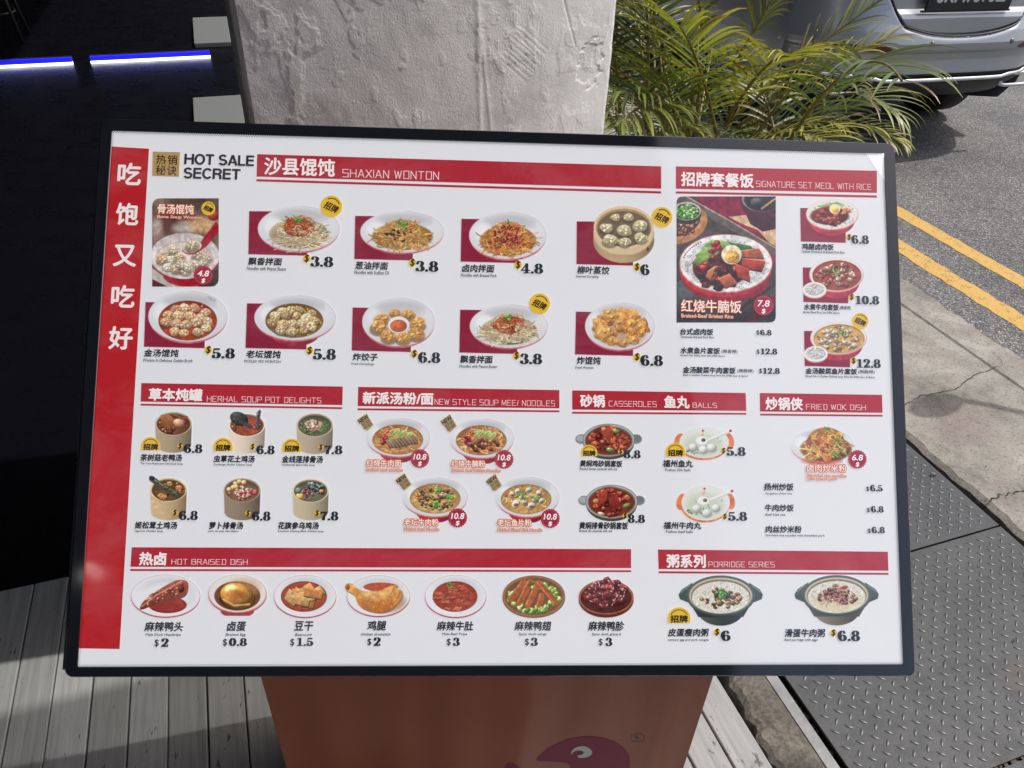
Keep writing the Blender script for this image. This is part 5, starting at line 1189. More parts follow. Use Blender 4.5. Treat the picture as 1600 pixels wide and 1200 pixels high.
for (pts, c) in (([(1098, 386), (1112, 374), (1140, 378), (1138, 388), (1108, 394)], (150, 196, 92)), ([(1086, 400), (1100, 386), (1128, 388), (1120, 398), (1094, 404)], (164, 206, 104)), ([(1080, 412), (1092, 399), (1110, 400), (1100, 414)], (140, 180, 84)), ([(1136, 378), (1172, 384), (1180, 392), (1150, 392)], (70, 136, 66))): P.poly(pts, c, grad=np.array(c) * .6)
for k in range(34): x, y = inell(1124, 425, 38, 25, .6); meat(P, x, y, U(6, 10), pick(((82, 30, 28), (104, 44, 38), (66, 24, 24), (126, 60, 46))))
for pts, c in (([(1158, 392), (1186, 388), (1194, 404), (1164, 402)], (206, 104, 62)), ([(1160, 404), (1196, 408), (1190, 424), (1158, 418)], (182, 62, 44)), ([(1148, 412), (1170, 422), (1172, 440), (1152, 432)], (196, 72, 50)), ([(1122, 436), (1140, 428), (1152, 442), (1134, 450)], (206, 108, 64)), ([(1106, 424), (1118, 416), (1110, 438), (1102, 432)], (214, 130, 78))): P.poly([(a, b + 2) for a, b in pts], np.array(c) * .4); P.poly(pts, c, grad=np.array(c) * .72); P.line(pts[:2], 1, np.clip(np.array(c) * 1.3 + 30, 0, 255))
for k in range(10): x, y = inell(1118, 386, 14, 8); meat(P, x, y, U(4, 6), (160, 36, 44))
P.ell(1143, 398, 16, 15, (222, 206, 168)); P.ell(1143, 397, 15, 13.6, (242, 226, 190)); P.blob(1144, 402, 11.5, 10, (236, 178, 84), dark=.75, lite=1.15); lumps(P, 1145, 403, 8, 7, 14, ((244, 150, 50), (232, 190, 100)), 1.4, 3); P.blob(1098, 418, 5, 4, (206, 50, 40), dark=.6, spec=.4)
P.tint(np.clip((Y - 462) / 30, 0, 1), .62); P.rgb *= (1 + .30 * vnoise(X.shape, (34, 27), g_, 3))[..., None]; P.speck(P.a, 16); round_corner(P, ((1057, 307, 1, 1), (1212, 504, -1, -1)), 9); P.build('dish_picture', sheet_o, label='large poster photograph of braised beef brisket rice')
outlined('红烧牛腩饭', (1064, 468.5, 1157.5, 487.5), ('Braised-Beef Brisket Rice', (1064, 490.5, 1145, 496.3))); seal(1192.5, 477.5, 16, '7.8')
# bone soup wonton poster
P = Pic(238, 310, 342, 448, 1.5); X, Y = P.X, P.Y; P.a[:] = 1; nz = vnoise(X.shape, (6, 5), g_, 4)
P.rgb[:] = np.array((130, 104, 92)); P.rgb += (nz * 60)[..., None] * np.array((1, .85, .8)); P.ell(262, 345, 16, 20, (88, 52, 46), op=.85, soft=10); P.ell(300, 318, 40, 14, (74, 56, 50), op=.7, soft=12); P.ell(318, 352, 26, 12, (206, 166, 124), op=.9, soft=8); P.ell(285, 356, 16, 8, (206, 198, 196), op=.6, soft=8); P.ell(246, 356, 8, 16, (214, 204, 198), op=.6, soft=8)
P.blob(334, 337, 9, 8, (168, 60, 60), dark=.6); P.poly([(238, 420), (270, 432), (290, 448), (238, 448)], (190, 182, 176)); P.poly([(238, 436), (262, 448), (238, 448)], (84, 28, 36)); P.poly([(310, 430), (342, 420), (342, 448), (310, 448)], (70, 62, 60))
P.ell(293, 430, 38, 18, (170, 36, 50)); P.poly([(262, 430), (318, 430), (310, 444), (280, 446)], (158, 28, 42)); P.ell(289, 404, 54, 34, (150, 32, 44)); P.ell(289, 400, 54, 36, (206, 196, 196)); P.ell(289, 399, 52.5, 34.5, lambda U_, V_, d: np.stack([224 - 26 * np.clip(-V_, 0, 1), 214 - 28 * np.clip(-V_, 0, 1), 212 - 26 * np.clip(-V_, 0, 1)], -1)); P.ell(288, 404, 45, 27, (190, 176, 168)); P.ell(288, 405, 44, 26, lambda U_, V_, d: np.stack([226 - 8 * d, 216 - 14 * d, 206 - 18 * d], -1))
mk = P.mask(288, 405, 44, 26)
for x, y in ((272, 391), (260, 401), (268, 407), (280, 402), (254, 406), (262, 417), (276, 420), (290, 424), (309, 399), (322, 404), (318, 412), (304, 413), (284, 413), (296, 418)): wonton(P, x, y, U(7.5, 9.5), pick(((222, 200, 176), (230, 210, 188), (208, 176, 146))), U(0, 6), 4, .62)
P.poly([(338, 346), (342, 352), (342, 362), (324, 384), (314, 392), (308, 388), (318, 372)], (164, 34, 52), grad=(150, 30, 46)); P.ell(301, 387, 16, 10.5, (168, 60, 64), rot=-.3); P.ell(300.5, 385.8, 14.8, 9.4, (226, 212, 204), rot=-.3); wonton(P, 300, 384, 10.5, (198, 180, 148), .4, 5)
P.rgb *= (1 + .22 * vnoise(X.shape, (30, 22), g_, 3))[..., None]; P.speck(P.a, 12); m = (X - 238 < (448 - Y) * .03); round_corner(P, ((238, 310, 1, 1), (342, 448, -1, -1)), 12); P.build('dish_picture', sheet_o, label='tall poster photograph of bone soup wonton with a red spoon')
outlined('骨汤馄饨', (247, 319.5, 303, 334), ('Bone Soup Wonton', (246.5, 336.5, 317, 342.5))); badge(326, 326, 10.8, z=.0011); seal(318, 430.5, 15, '4.8')
# rice sets
def rice_set(x0, x1, y0, y1, rc, kind, label):
    cx, cy, rx, ry = (x0 + x1) / 2, (y0 + y1) / 2, (x1 - x0) / 2, (y1 - y0) / 2; P = Pic(rc[0] - 5, y0 - 4, x1 + 4, rc[3] + 4); back_rect(P, *rc, 1)
    P.ell(cx, cy + ry * .40, rx * .86, ry * .98, lambda U_, V_, d: np.stack([172 - 22 * U_, 36 + 0 * U_, 58 + 0 * U_], -1)); P.ell(cx, cy + 1, rx, ry, (206, 130, 128)); P.ell(cx, cy, rx - .8, ry - .8, (228, 222, 218))
    if kind == 'leg':
        mk = P.mask(cx, cy + 1.5, rx * .9, ry * .88); rice(P, cx, cy + 1.5, rx * .9, ry * .88, 150, mk)
        P.poly([(cx - 24, cy - 12), (cx + 8, cy - 19), (cx + 20, cy - 14), (cx - 10, cy - 8)], (120, 176, 84)); heap(P, cx - 4, cy + 3, 30, 14, (110, 40, 34))
        for k in range(20): x, y = inell(cx - 3, cy + 5, 27, 12, .6); meat(P, x, y, U(4, 6.5), pick(((140, 40, 40), (110, 34, 34), (170, 66, 52))))
        for k in range(6): meat(P, cx + U(14, 28), cy + U(-11, 0), U(3, 5), (214, 110, 62))
        meat(P, cx - 8, cy - 9, 6, (158, 34, 44)); P.ell(cx + 4, cy - 8, 8.5, 7.6, (238, 226, 190)); P.blob(cx + 5, cy - 6.5, 5.6, 4.8, (232, 190, 84), dark=.8)
    else:
        soup, cols = {'beef': ((150, 60, 44), ((186, 140, 120), (160, 100, 84), (206, 170, 150), (136, 74, 62))), 'fish': ((198, 150, 84), ((226, 210, 184), (212, 190, 150), (196, 160, 110), (232, 220, 200)))}[kind]
        P.ell(cx + 1, cy + 2, rx * .9, ry * .86, np.array(soup) * .75); P.ell(cx + 1, cy + 2.6, rx * .87, ry * .82, soup); mk = P.mask(cx + 1, cy + 2.6, rx * .87, ry * .82)
        for k in range(46): x, y = inell(cx, cy + 2, rx * .68, ry * .66, .6); meat(P, x, y, U(3.4, 6.5), pick(cols), clip=mk)
        lumps(P, cx, cy, rx * .75, ry * .7, 30, ((150, 46, 36), (120, 130, 60), (170, 70, 50)), 1, 2, mk); greens(P, cx + 2, cy - 6, 10, 5, 18, 2.1, clip=mk)
        rx2 = 18.5; x, y = rc[0] + 18.5, rc[3] - 19; P.ell(x, y + 1.5, rx2, 12.4, (196, 150, 120)); P.ell(x, y, rx2, 12.2, (236, 234, 232)); P.ell(x, y - .6, 15.5, 9.6, (206, 204, 204)); rice(P, x, y - 1, 14, 8.5, 70)
    P.speck(P.mask(cx, cy, rx, ry), 14); done(P, label)
rice_set(1259, 1341, 310, 359, (1250, 325, 1322, 377.5), 'leg', 'chicken drumstick rice bowl'); rice_set(1264, 1349, 401, 456, (1254, 418, 1326, 472), 'beef', 'boiled beef rice set'); rice_set(1265.6, 1354, 501, 554, (1256, 517, 1329, 572), 'fish', 'fish fillet rice set')
# herbal soup pots
def pot(cx, cy, yb, col, soup, fn, label, rx=28.6, ry=18.6):
    P = Pic(cx - 36, cy - 34, cx + 34, yb + 3, 1.5); col = np.array(col, float); sh = lambda U_, V_, d: col[None, None] * (1.0 - .20 * U_ - .12 * U_ * U_)[..., None]
    P.ell(cx, yb - 13, rx * .96, 13, sh); s = P.sl(cx - rx, cy, cx + rx, yb - 13); t = (P.Y[s] - cy) / (yb - 13 - cy); w = rx * (1 - .04 * t); u = (P.X[s] - cx) / w
    P.put(s, np.clip((1 - abs(u)) * w / P.px + .5, 0, 1) * (t >= 0) * (t <= 1.05), col[None, None] * (1.0 - .20 * u - .12 * u * u)[..., None])
    P.ell(cx, cy, rx, ry, np.clip(col * 1.25, 0, 240)); P.ell(cx, cy + .4, rx * .93, ry * .92, col * .74); P.ell(cx, cy + 1.5, rx * .9, ry * .87, lambda U_, V_, d: np.array(soup)[None, None] * (.75 + .3 * np.clip(1 - d, 0, 1) + .1 * V_)[..., None])
    mk = P.mask(cx, cy + 1.5, rx * .9, ry * .87); lumps(P, cx, cy + 2, rx * .8, ry * .75, 24, (np.array(soup) * 1.2, np.array(soup) * .7), 1.2, 3, mk); fn(P, cx, cy, mk); P.speck(mk, 16); done(P, label)
def f1(P, x, y, mk):
    P.poly([(x - 20, y - 14), (x - 6, y - 14), (x + 4, y - 4), (x - 8, y + 8), (x - 20, y + 4)], (170, 104, 62), clip=None, grad=(120, 62, 36)); P.blob(x + 10, y, 11, 7.5, (196, 140, 106), .3, mk, .5, 1.25, .2); P.line([(x - 2, y - 15), (x + 18, y - 8)], 2.4, (140, 84, 54)); lumps(P, x + 20, y - 6, 4, 6, 8, ((130, 34, 40),), 1.6, 2.6); lumps(P, x - 8, y + 10, 9, 5, 10, ((120, 64, 40), (90, 48, 32)), 2.4, 4, mk)
def f2(P, x, y, mk):
    noodles(P, x, y + 10, 14, 5, 40, ((206, 84, 40), (180, 60, 34)), 1.2, clip=mk); P.ell(x + 4, y - 6, 14, 8, (178, 70, 44), op=.8, soft=4, clip=mk); P.blob(x - 12, y - 9, 15, 10.5, (58, 60, 58), .4, None, .5, 1.3, .1); P.line([(x - 22, y - 12), (x + 6, y + 4)], 5.5, (64, 66, 62)); P.line([(x + 15, y + 6), (x + 18, y - 8), (x + 20, y - 21)], 4.2, (60, 66, 68))
    for k in range(40): u, v = inell(x - 8, y - 7, 15, 10); P.blob(u, v, .9, .8, pick(((96, 98, 92), (34, 38, 38))))
    for k in range(24): P.blob(x + 15 + 5 * U(0, 1), y + 6 - 27 * U(0, 1), .9, .8, pick(((120, 124, 122), (34, 40, 44))))
def f3(P, x, y, mk):
    greens(P, x, y + 3, 22, 12, 60, 2.6, ((84, 112, 66), (110, 136, 84), (60, 84, 54)), mk); P.poly([(x - 17, y - 3), (x - 4, y - 9), (x + 12, y - 4), (x + 8, y + 8), (x - 8, y + 9)], (222, 196, 172), grad=(168, 134, 112)); lumps(P, x - 2, y, 12, 7, 16, ((226, 200, 178), (196, 160, 140), (160, 110, 90)), 2, 3.6, mk, .2)
def f4(P, x, y, mk):
    for u, v in ((2, -9), (16, -3), (20, 2), (-12, 10), (-8, 12)): wonton(P, x + u, y + v, 5, (206, 146, 90), U(0, 6))
    P.line([(x - 26, y - 17), (x - 14, y - 8), (x + 14, y + 10)], 8.5, (74, 78, 66), edge=(40, 44, 38)); P.line([(x - 24, y - 17), (x - 12, y - 9), (x + 12, y + 6)], 2.5, (124, 128, 108)); P.blob(x - 26, y - 18, 4.5, 3, (50, 46, 44), .6); lumps(P, x + 22, y, 3, 4, 6, ((130, 40, 34),), 1.4, 2.4, mk)
    for k in range(50): t = U(0, 1); P.blob(x - 18 + 32 * t, y - 11 + 21 * t + U(-3, 3), .8, .7, pick(((110, 112, 96), (46, 50, 42))))
def f5(P, x, y, mk):
    for u, v in ((-10, -10), (-4, -13), (3, -12), (-14, -4), (-20, -1), (-9, -5)): P.blob(x + u, y + v, 4.4, 4, (222, 170, 118), 0, None, .55, 1.25, .3)
    lumps(P, x + 3, y + 3, 14, 9, 40, ((206, 168, 150), (180, 130, 116), (226, 196, 178)), 1.8, 3.4, mk); lumps(P, x + 8, y + 6, 13, 7, 7, ((170, 40, 60),), 1.6, 3, mk); P.blob(x + 20, y + 3, 3.4, 5, (196, 96, 90), 0, mk)
def f6(P, x, y, mk):
    P.poly([(x - 8, y - 6), (x + 2, y - 14), (x + 8, y - 10), (x - 2, y + 1)], (226, 222, 214), grad=(180, 176, 170)); lumps(P, x + 6, y - 2, 16, 9, 36, ((70, 84, 88), (96, 108, 110), (50, 62, 66), (130, 136, 130)), 2, 4.2, mk, .2); P.blob(x - 17, y + 9, 6, 5.6, (214, 178, 96), 0, mk, .6, 1.25, .2); P.blob(x + 17, y + 1, 4, 3, (206, 150, 70), 0, mk); lumps(P, x - 6, y + 4, 5, 7, 9, ((140, 30, 44),), 1.5, 2.6, mk); P.blob(x - 19, y, 5, 5, (130, 146, 140), 0, mk)
pot(271.4, 662, 707.5, (164, 146, 122), (122, 76, 46), f1, 'clay pot of duck and mushroom soup'); pot(386, 663.6, 708.7, (214, 200, 182), (150, 70, 44), f2, 'pale pot of chicken soup with cordyceps'); pot(492, 664, 709.5, (172, 158, 138), (112, 116, 84), f3, 'clay pot of spare ribs with green herbs')
pot(263.5, 765, 813, (196, 168, 130), (120, 84, 50), f4, 'clay pot with black chicken leg sticking out'); pot(378.5, 766, 813, (140, 124, 106), (150, 112, 84), f5, 'grey clay pot of pork rib soup'); pot(485.5, 766.5, 813, (182, 170, 142), (126, 118, 96), f6, 'clay pot of black chicken ginseng soup', 28.2)
# noodle soups
def noodle_soup(x0, x1, y0, y1, sx, sy, kind, label):
    cx, cy, rx, ry = (x0 + x1) / 2, (y0 + y1) / 2 + 1, (x1 - x0) / 2, (y1 - y0) / 2; P = Pic(x0 - 3, y0 - 3, x1 + 3, y1 + 10, 1.45)
    bowl(P, cx, cy, rx, ry, base=True, icx=sx, icy=sy, irx=38.5, iry=22.6, soup={'beef': (206, 128, 64), 'brisket': (200, 116, 60), 'pb': (206, 160, 92), 'fish': (206, 150, 78)}[kind], foot=1.15)
    mk = P.mask(sx, sy, 38, 22.2); noodles(P, sx, sy, 36, 20.5, 110, ((236, 196, 124), (226, 170, 96), (216, 140, 80), (240, 210, 150)), 1.3, .6, mk)
    lumps(P, sx - 22, sy - 8, 12, 9, 16, ((206, 90, 54), (190, 70, 44)), 1, 2.4, mk)
    if kind in ('beef', 'brisket'):
        for k, (u, v) in enumerate(((-2, -9), (9, -8), (18, -5))):
            P.poly([(sx + u - 11, sy + v + 7), (sx + u - 3, sy + v - 6), (sx + u + 5, sy + v - 8), (sx + u + 6, sy + v - 4), (sx + u - 4, sy + v + 5)], (212, 222, 150), grad=(104, 150, 62)); P.line([(sx + u - 6, sy + v + 3), (sx + u + 3, sy + v - 5)], .8, (70, 120, 50))
        for k in range(8): meat(P, sx - 14 - 9 * U(0, 1.2), sy + 1 + 6 * U(-1, 1), U(3, 4.5), (150, 34, 54), clip=mk)
        if kind == 'beef':
            for k in range(9): 
                u, v = sx - 14 + k * 5, sy + 7 - k * .9 + U(-1, 1); P.poly([(u - 6, v - 6), (u - 1, v - 7), (u + 7, v + 6), (u + 1, v + 8)], pick(((150, 126, 100), (126, 104, 84), (170, 148, 120))), grad=(96, 70, 60)); P.line([(u - 4, v - 5), (u + 4, v + 5)], .8, (190, 170, 140))
        else:
            for k in range(26): x, y = inell(sx + 3, sy + 7, 24, 10, .6); meat(P, x, y, U(3.6, 6), pick(((126, 66, 52), (160, 92, 64), (196, 110, 66), (100, 50, 44))), clip=mk)
    elif kind == 'pb':
        for k in range(60): x, y = inell(sx, sy, 31, 17, .6); meat(P, x, y, U(2.4, 4.6), pick(((150, 116, 100), (176, 140, 118), (116, 84, 72), (130, 128, 80))), clip=mk)
        lumps(P, sx, sy, 30, 16, 16, ((150, 40, 36), (226, 190, 90)), 1, 2, mk)
        for u, v in ((3, -12), (23, -2), (1, 9)): greens(P, sx + u, sy + v, 5, 4, 16, 2.6, ((90, 160, 60), (120, 186, 84)))
        for u, v in ((-16, -9), (-20, 6), (18, 8)): P.line([(sx + u - 4, sy + v), (sx + u + 4, sy + v - 2)], 1.4, (70, 100, 60))
    else:
        for u, v, r in ((-22, -7, 6), (-16, 8, 8), (4, -14, 6), (20, -8, 7), (8, 11, 8), (24, 3, 6), (-6, -3, 6), (14, 2, 6), (-2, 6, 6), (-14, -12, 5)): P.blob(sx + u, sy + v, r, r * .72, pick(((236, 226, 200), (226, 210, 176), (240, 234, 216))), U(0, 3), mk, .55, 1.15, .1); P.blob(sx + u, sy + v + .5, r * .45, r * .3, pick(((190, 150, 100), (150, 100, 90))), 0, mk)
        greens(P, sx - 8, sy - 8, 8, 5, 18, 2.4, ((100, 150, 60),), mk); greens(P, sx + 14, sy - 2, 8, 5, 14, 2.4, ((120, 166, 84),), mk)
        for k in range(6): x, y = inell(sx, sy, 24, 12); P.line([(x, y), (x + U(-5, 5), y + U(-4, 4))], 1.6, (80, 110, 56), mk)
    P.speck(mk, 26); done(P, label)
noodle_soup(572.6, 672, 652, 712.5, 621.5, 687, 'beef', 'noodle soup with sliced beef and greens'); noodle_soup(703, 803, 653, 714.5, 752, 688, 'brisket', 'noodle soup with brisket chunks and greens'); noodle_soup(629, 731, 745, 806, 680, 779, 'pb', 'pickled beef noodle soup with coriander'); noodle_soup(774, 874, 744, 806.5, 822, 780, 'fish', 'pickled sliced fish noodle soup')
# casseroles
def casserole(cx, cy, rx, ry, kind, label):
    P = Pic(cx - rx - 12, cy - ry - 6, cx + rx + 14, cy + ry + 5, 1.5)
    for s in (-1, 1): P.ell(cx + s * (rx + 2), cy - 2, 9, 7.5, (126, 132, 134)); P.ell(cx + s * (rx + 3), cy - 3, 6.5, 5, (166, 170, 172) if s < 0 else (112, 120, 122))
    P.ell(cx, cy + 4, rx * .97, ry, (70, 64, 62)); P.ell(cx, cy, rx, ry, (120, 122, 120)); P.ell(cx, cy - .3, rx * .965, ry * .95, (176, 174, 168)); P.ell(cx, cy + .6, rx * .91, ry * .88, (104, 98, 92)); P.ell(cx, cy + 1.4, rx * .86, ry * .82, (112, 44, 32)); mk = P.mask(cx, cy + 1, rx * .88, ry * .85)
    P.ell(cx - 4, cy - 2, rx * .6, ry * .8, (100, 34, 28), op=.8, soft=5)
    for k in range(44): x, y = inell(cx - 1, cy + (-2 if kind == 'c' else 0), rx * .66, ry * .78, .6); meat(P, x, y, U(4, 7.5), pick(((150, 46, 36), (176, 66, 44), (120, 34, 30), (196, 96, 62))))
    if kind == 'c':
        for u, v in ((12, -14), (3, 15)): P.blob(cx + u, cy + v, 7, 3.6, (96, 136, 66), .2, None, .6, 1.4, .3)
        P.poly([(cx - 12, cy - 12), (cx, cy - 24), (cx + 8, cy - 14), (cx + 2, cy + 4)], (176, 70, 42), grad=(120, 36, 30)); noodles(P, cx + 18, cy + 2, 12, 10, 20, ((226, 150, 90), (196, 80, 50)), 1)
    else:
        P.blob(cx + 24, cy + 6, 7, 3.6, (120, 140, 70), -.3, mk); P.blob(cx - 16, cy + 19, 6, 3, (222, 190, 170), .3, mk); P.poly([(cx - 4, cy - 6), (cx + 10, cy - 12), (cx + 14, cy + 8), (cx - 4, cy + 14)], (140, 40, 32), grad=(96, 26, 26)); P.poly([(cx - 20, cy - 14), (cx - 6, cy - 20), (cx - 8, cy - 2), (cx - 20, cy + 6)], (170, 56, 40), grad=(130, 36, 30)); P.blob(cx - 24, cy - 1, 5, 4, (206, 140, 70), 0, mk)
    P.speck(mk, 24); done(P, label)
casserole(951, 688, 41, 26, 'c', 'iron casserole of braised chicken'); casserole(955.5, 784, 41, 26.5, 'r', 'iron casserole of braised ribs')
def balls(cx, cy, rx, ry, balls_, meatc, label):
    P = Pic(cx - rx - 12, cy - ry - 5, cx + rx + 12, cy + ry + 5, 1.5); OR = (214, 112, 66)
    for s in (-1, 1): P.ell(cx + s * (rx - 1), cy - (2 if s < 0 else 3), 8, 13, OR, rot=s * -.25)
    P.ell(cx - 1, cy + 2.4, rx * 1.0, ry * .985, OR); P.ell(cx, cy - .6, rx * .985, ry * .975, (222, 224, 216)); P.ell(cx - 1, cy + 3, rx * .78, ry * .72, (208, 214, 200), soft=6); P.ell(cx - 1, cy + 6, rx * .66, ry * .56, (190, 200, 178), op=.7, soft=8)
    greens(P, cx - 14, cy + 12, 15, 6, 30, 2.0, ((84, 130, 70), (110, 154, 90))); greens(P, cx + 4, cy + 2, 24, 14, 14, 1.2, ((84, 120, 70),)); P.blob(cx - 2, cy - ry + 6, 1.8, 1.6, (140, 30, 50)); P.blob(cx - 4, cy - ry + 11, 3, 4, (232, 170, 160), dark=.9)
    for u, v, r in balls_: P.ell(cx + u, cy + v + 2, r, r * .8, (150, 160, 140), op=.5, soft=3); P.blob(cx + u, cy + v, r, r * .88, (232, 232, 226), 0, None, .66, 1.06)
    P.line([(cx + 4, cy - 3), (cx + 40, cy - 18)], 4.4, (198, 196, 190)); P.line([(cx + 3, cy - 4), (cx + 40, cy - 19)], 3.2, (234, 232, 228)); P.blob(cx + 41, cy - 19, 2.2, 2, (190, 50, 50)); P.ell(cx - 4, cy - 3, 10.5, 7.5, (206, 206, 198)); P.ell(cx - 4, cy - 4, 9, 6.2, (236, 236, 230)); P.blob(cx - 1, cy - 4.5, 3.4, 2.8, meatc); P.speck(P.mask(cx, cy, rx, ry), 8); done(P, label)
balls(1100, 692, 39.5, 25, ((-17, 7, 7), (-1, 11, 7.2), (12, 8, 7.5)), (92, 84, 70), 'orange edged bowl of fish balls'); balls(1102.5, 786, 38.5, 28.5, ((-14, 9, 7.5), (2, 16, 7.5), (16, 8, 7)), (130, 104, 84), 'orange edged bowl of beef balls')
# stir-fried rice noodles
P = Pic(1230, 662, 1340, 731, 1.45); bowl(P, 1284, 696, 49, 27, base=False); P.ell(1284, 720, 30, 6, (196, 70, 66), op=.8, soft=3); heap(P, 1290, 701, 40, 20, (150, 96, 50)); heap(P, 1290, 688, 28, 20, (150, 96, 50))
noodles(P, 1290, 702, 36, 16, 100, ((226, 180, 84), (206, 146, 66), (236, 200, 110)), 1.6); noodles(P, 1290, 686, 24, 16, 60, ((226, 180, 84), (206, 146, 66)), 1.6)
for k in range(40): x, y = inell(1288, 697, 32, 20, .6); a = U(0, 3); P.line([(x, y), (x + 8 * math.cos(a), y + 6 * math.sin(a))], U(1.8, 3.2), pick(((222, 130, 66), (206, 96, 52), (150, 50, 50), (232, 160, 90))), edge=(110, 50, 30))
for u, v in ((20, -8), (26, 2), (14, 12), (22, 14), (30, 10)): P.line([(1290 + u - 7, 698 + v - 4), (1290 + u + 5, 698 + v + 4)], 2.4, pick(((96, 140, 66), (60, 120, 60), (206, 210, 150))))
greens(P, 1291, 669, 4, 2, 8, 2); P.speck(P.mask(1290, 696, 42, 28), 28); done(P, 'plate of stir fried rice noodles')
# braised dishes
def plate(x0, x1, y0, y1, rim=(186, 84, 96)):
    P = Pic(x0 - 3, y0 - 5, x1 + 4, y1 + 4, 1.5); cx, cy, rx, ry = (x0 + x1) / 2, (y0 + y1) / 2, (x1 - x0) / 2, (y1 - y0) / 2
    P.ell(cx, cy + 1.4, rx, ry, (164, 44, 58)); P.ell(cx, cy - .2, rx, ry, (206, 150, 152)); P.ell(cx, cy - .3, rx - .7, ry - .7, lambda U_, V_, d: np.stack([PAPER[k] + 4 - 34 * np.clip(-V_ - .1, 0, 1) * np.clip(1 - abs(d - .72) * 3.5, 0, 1) - 16 * np.clip(U_, 0, 1) * np.clip(1 - abs(d - .75) * 4, 0, 1) for k in range(3)], -1)); return P, cx, cy, rx, ry
P, cx, cy, rx, ry = plate(205, 313, 898, 964); P.ell(262, 945, 30, 13, (120, 28, 26)); P.ell(262, 944, 28, 11, (146, 36, 30)); P.poly(smooth([(218.8, 950), (225, 939), (243, 925), (265, 911.5), (279, 906), (291, 907.4), (294.7, 914), (292.5, 928), (284, 935), (265, 939), (243, 944.5), (224, 952)], 4), (166, 84, 62), grad=(96, 36, 30))
for k in range(50): t = U(0, 1); x = 228 + 60 * t; y = 940 - 24 * t + U(-8, 8); P.blob(x, y, U(1.6, 4.5), U(1, 2), pick(((176, 88, 62), (130, 52, 42), (196, 110, 80), (104, 40, 34))), -.5, None, .5, 1.4, .3)
P.line([(221, 948), (244, 930), (284, 908)], 2.2, (206, 130, 104)); P.blob(283, 920, 5, 6, (110, 44, 40), 0, None, .5, 1.3); done(P, 'braised duck head on a white plate')
P, cx, cy, rx, ry = plate(325.5, 417, 898, 958); P.ell(371, 955, 26, 10, (158, 40, 52)); P.ell(371, 928, 45, 29.5, (206, 150, 140)); P.ell(371, 927, 44.2, 28.7, (228, 222, 218)); P.ell(371, 931, 36, 23, (110, 66, 40)); P.ell(380, 918, 26, 14, (206, 150, 90), op=.5, soft=8)
P.ell(371, 936, 28, 17, (70, 34, 20), op=.8); P.blob(371, 931, 27, 19.5, (206, 140, 62), .25, None, .5, 1.28, .55); P.ell(370, 929, 13, 8, (158, 84, 34), op=.75, soft=6); P.line([(349, 936), (366, 946), (390, 944)], 3, (226, 170, 96), op=.8); done(P, 'whole braised egg in brown sauce')
P, cx, cy, rx, ry = plate(428, 525.5, 898.5, 964.5); P.ell(475, 932, 36, 24, (132, 44, 26)); P.ell(475, 932, 34, 22, (156, 58, 32))
for k in range(14):
    x, y = inell(474, 932, 22, 13); a = U(-.9, .9); c = pick(((214, 150, 82), (196, 124, 60), (226, 170, 104))); d = np.array([math.cos(a), math.sin(a) * .8]); e_ = np.array([-math.sin(a), math.cos(a)]); L, w = U(10, 15), U(4, 7); q = np.array([x, y]); pts = [tuple(q - d * L - e_ * w), tuple(q + d * L - e_ * w), tuple(q + d * L + e_ * w), tuple(q - d * L + e_ * w)]; P.poly([(a_ + 1, b_ + 1.6) for a_, b_ in pts], c * .4); P.poly(pts, c * 1.1, grad=c * .8); P.line(pts[:2], .9, np.clip(c * 1.25, 0, 255))
P.speck(P.mask(475, 932, 30, 20), 34); done(P, 'folded strips of braised beancurd')
P, cx, cy, rx, ry = plate(542, 641, 899, 963); P.ell(595, 917, 27, 7, (176, 74, 46)); P.ell(598, 940, 36, 18, (150, 92, 50), op=.5, soft=5)
O_ = smooth([(520 + a / 3.2, 840 + b / 3.2) for a, b in ((62, 243), (75, 228), (100, 232), (128, 256), (165, 268), (225, 268), (275, 248), (312, 238), (322, 255), (345, 266), (348, 288), (330, 322), (292, 358), (242, 374), (190, 368), (150, 352), (122, 325), (110, 292), (86, 274), (66, 262))], 5)
P.poly([(a + 1, b + 2) for a, b in O_], (110, 60, 30), .6); P.poly(O_, (226, 164, 84), grad=(184, 104, 40)); mk = np.zeros(P.X.shape); s_ = Pic(*P.box, 1.5); s_.poly(O_, (0, 0, 0)); mk = s_.a
P.ell(590, 950, 34, 12, (168, 92, 36), op=.6, soft=8, clip=mk); P.ell(582, 930, 20, 7, (240, 196, 120), .12, .6, 6, mk); P.ell(606, 924, 12, 6, (238, 190, 110), -.3, .5, 5, mk); P.line([(545, 913), (560, 919), (580, 926), (600, 927)], 2.4, (246, 214, 150), op=.55, clip=mk); P.blob(543, 917, 4, 4.5, (170, 96, 50), 0, mk, .7, 1.2); P.line([(617, 917), (610, 930), (613, 944)], 1.6, (170, 100, 44), op=.7, clip=mk); P.line([(626, 924), (620, 936), (612, 948)], 1.4, (176, 104, 46), op=.7, clip=mk)
for k in range(60): x, y = inell(594, 934, 30, 16); P.blob(x, y, U(.7, 1.8), U(.5, 1), (214, 146, 70), 0, mk, .7, 1.35)
P.speck(P.mask(596, 934, 34, 16), 14); done(P, 'golden braised chicken drumstick')
P, cx, cy, rx, ry = plate(664, 759.7, 898.5, 964.5); P.ell(711, 932, 35, 24, (146, 54, 38))
for k in range(80):
    x, y = inell(711, 934, 31, 19, .6); P.line([(x - 4, y + U(-1, 1)), (x - 1, y - 1.6), (x + 2, y + .6), (x + 5, y - 1)], U(1.6, 2.8), pick(((176, 74, 52), (150, 54, 42), (206, 110, 80))), edge=(84, 28, 24))
greens(P, 705, 914, 6, 5, 16, 2.2, ((110, 140, 70),)); P.speck(P.mask(711, 933, 34, 22), 26); done(P, 'spicy shredded beef tripe')
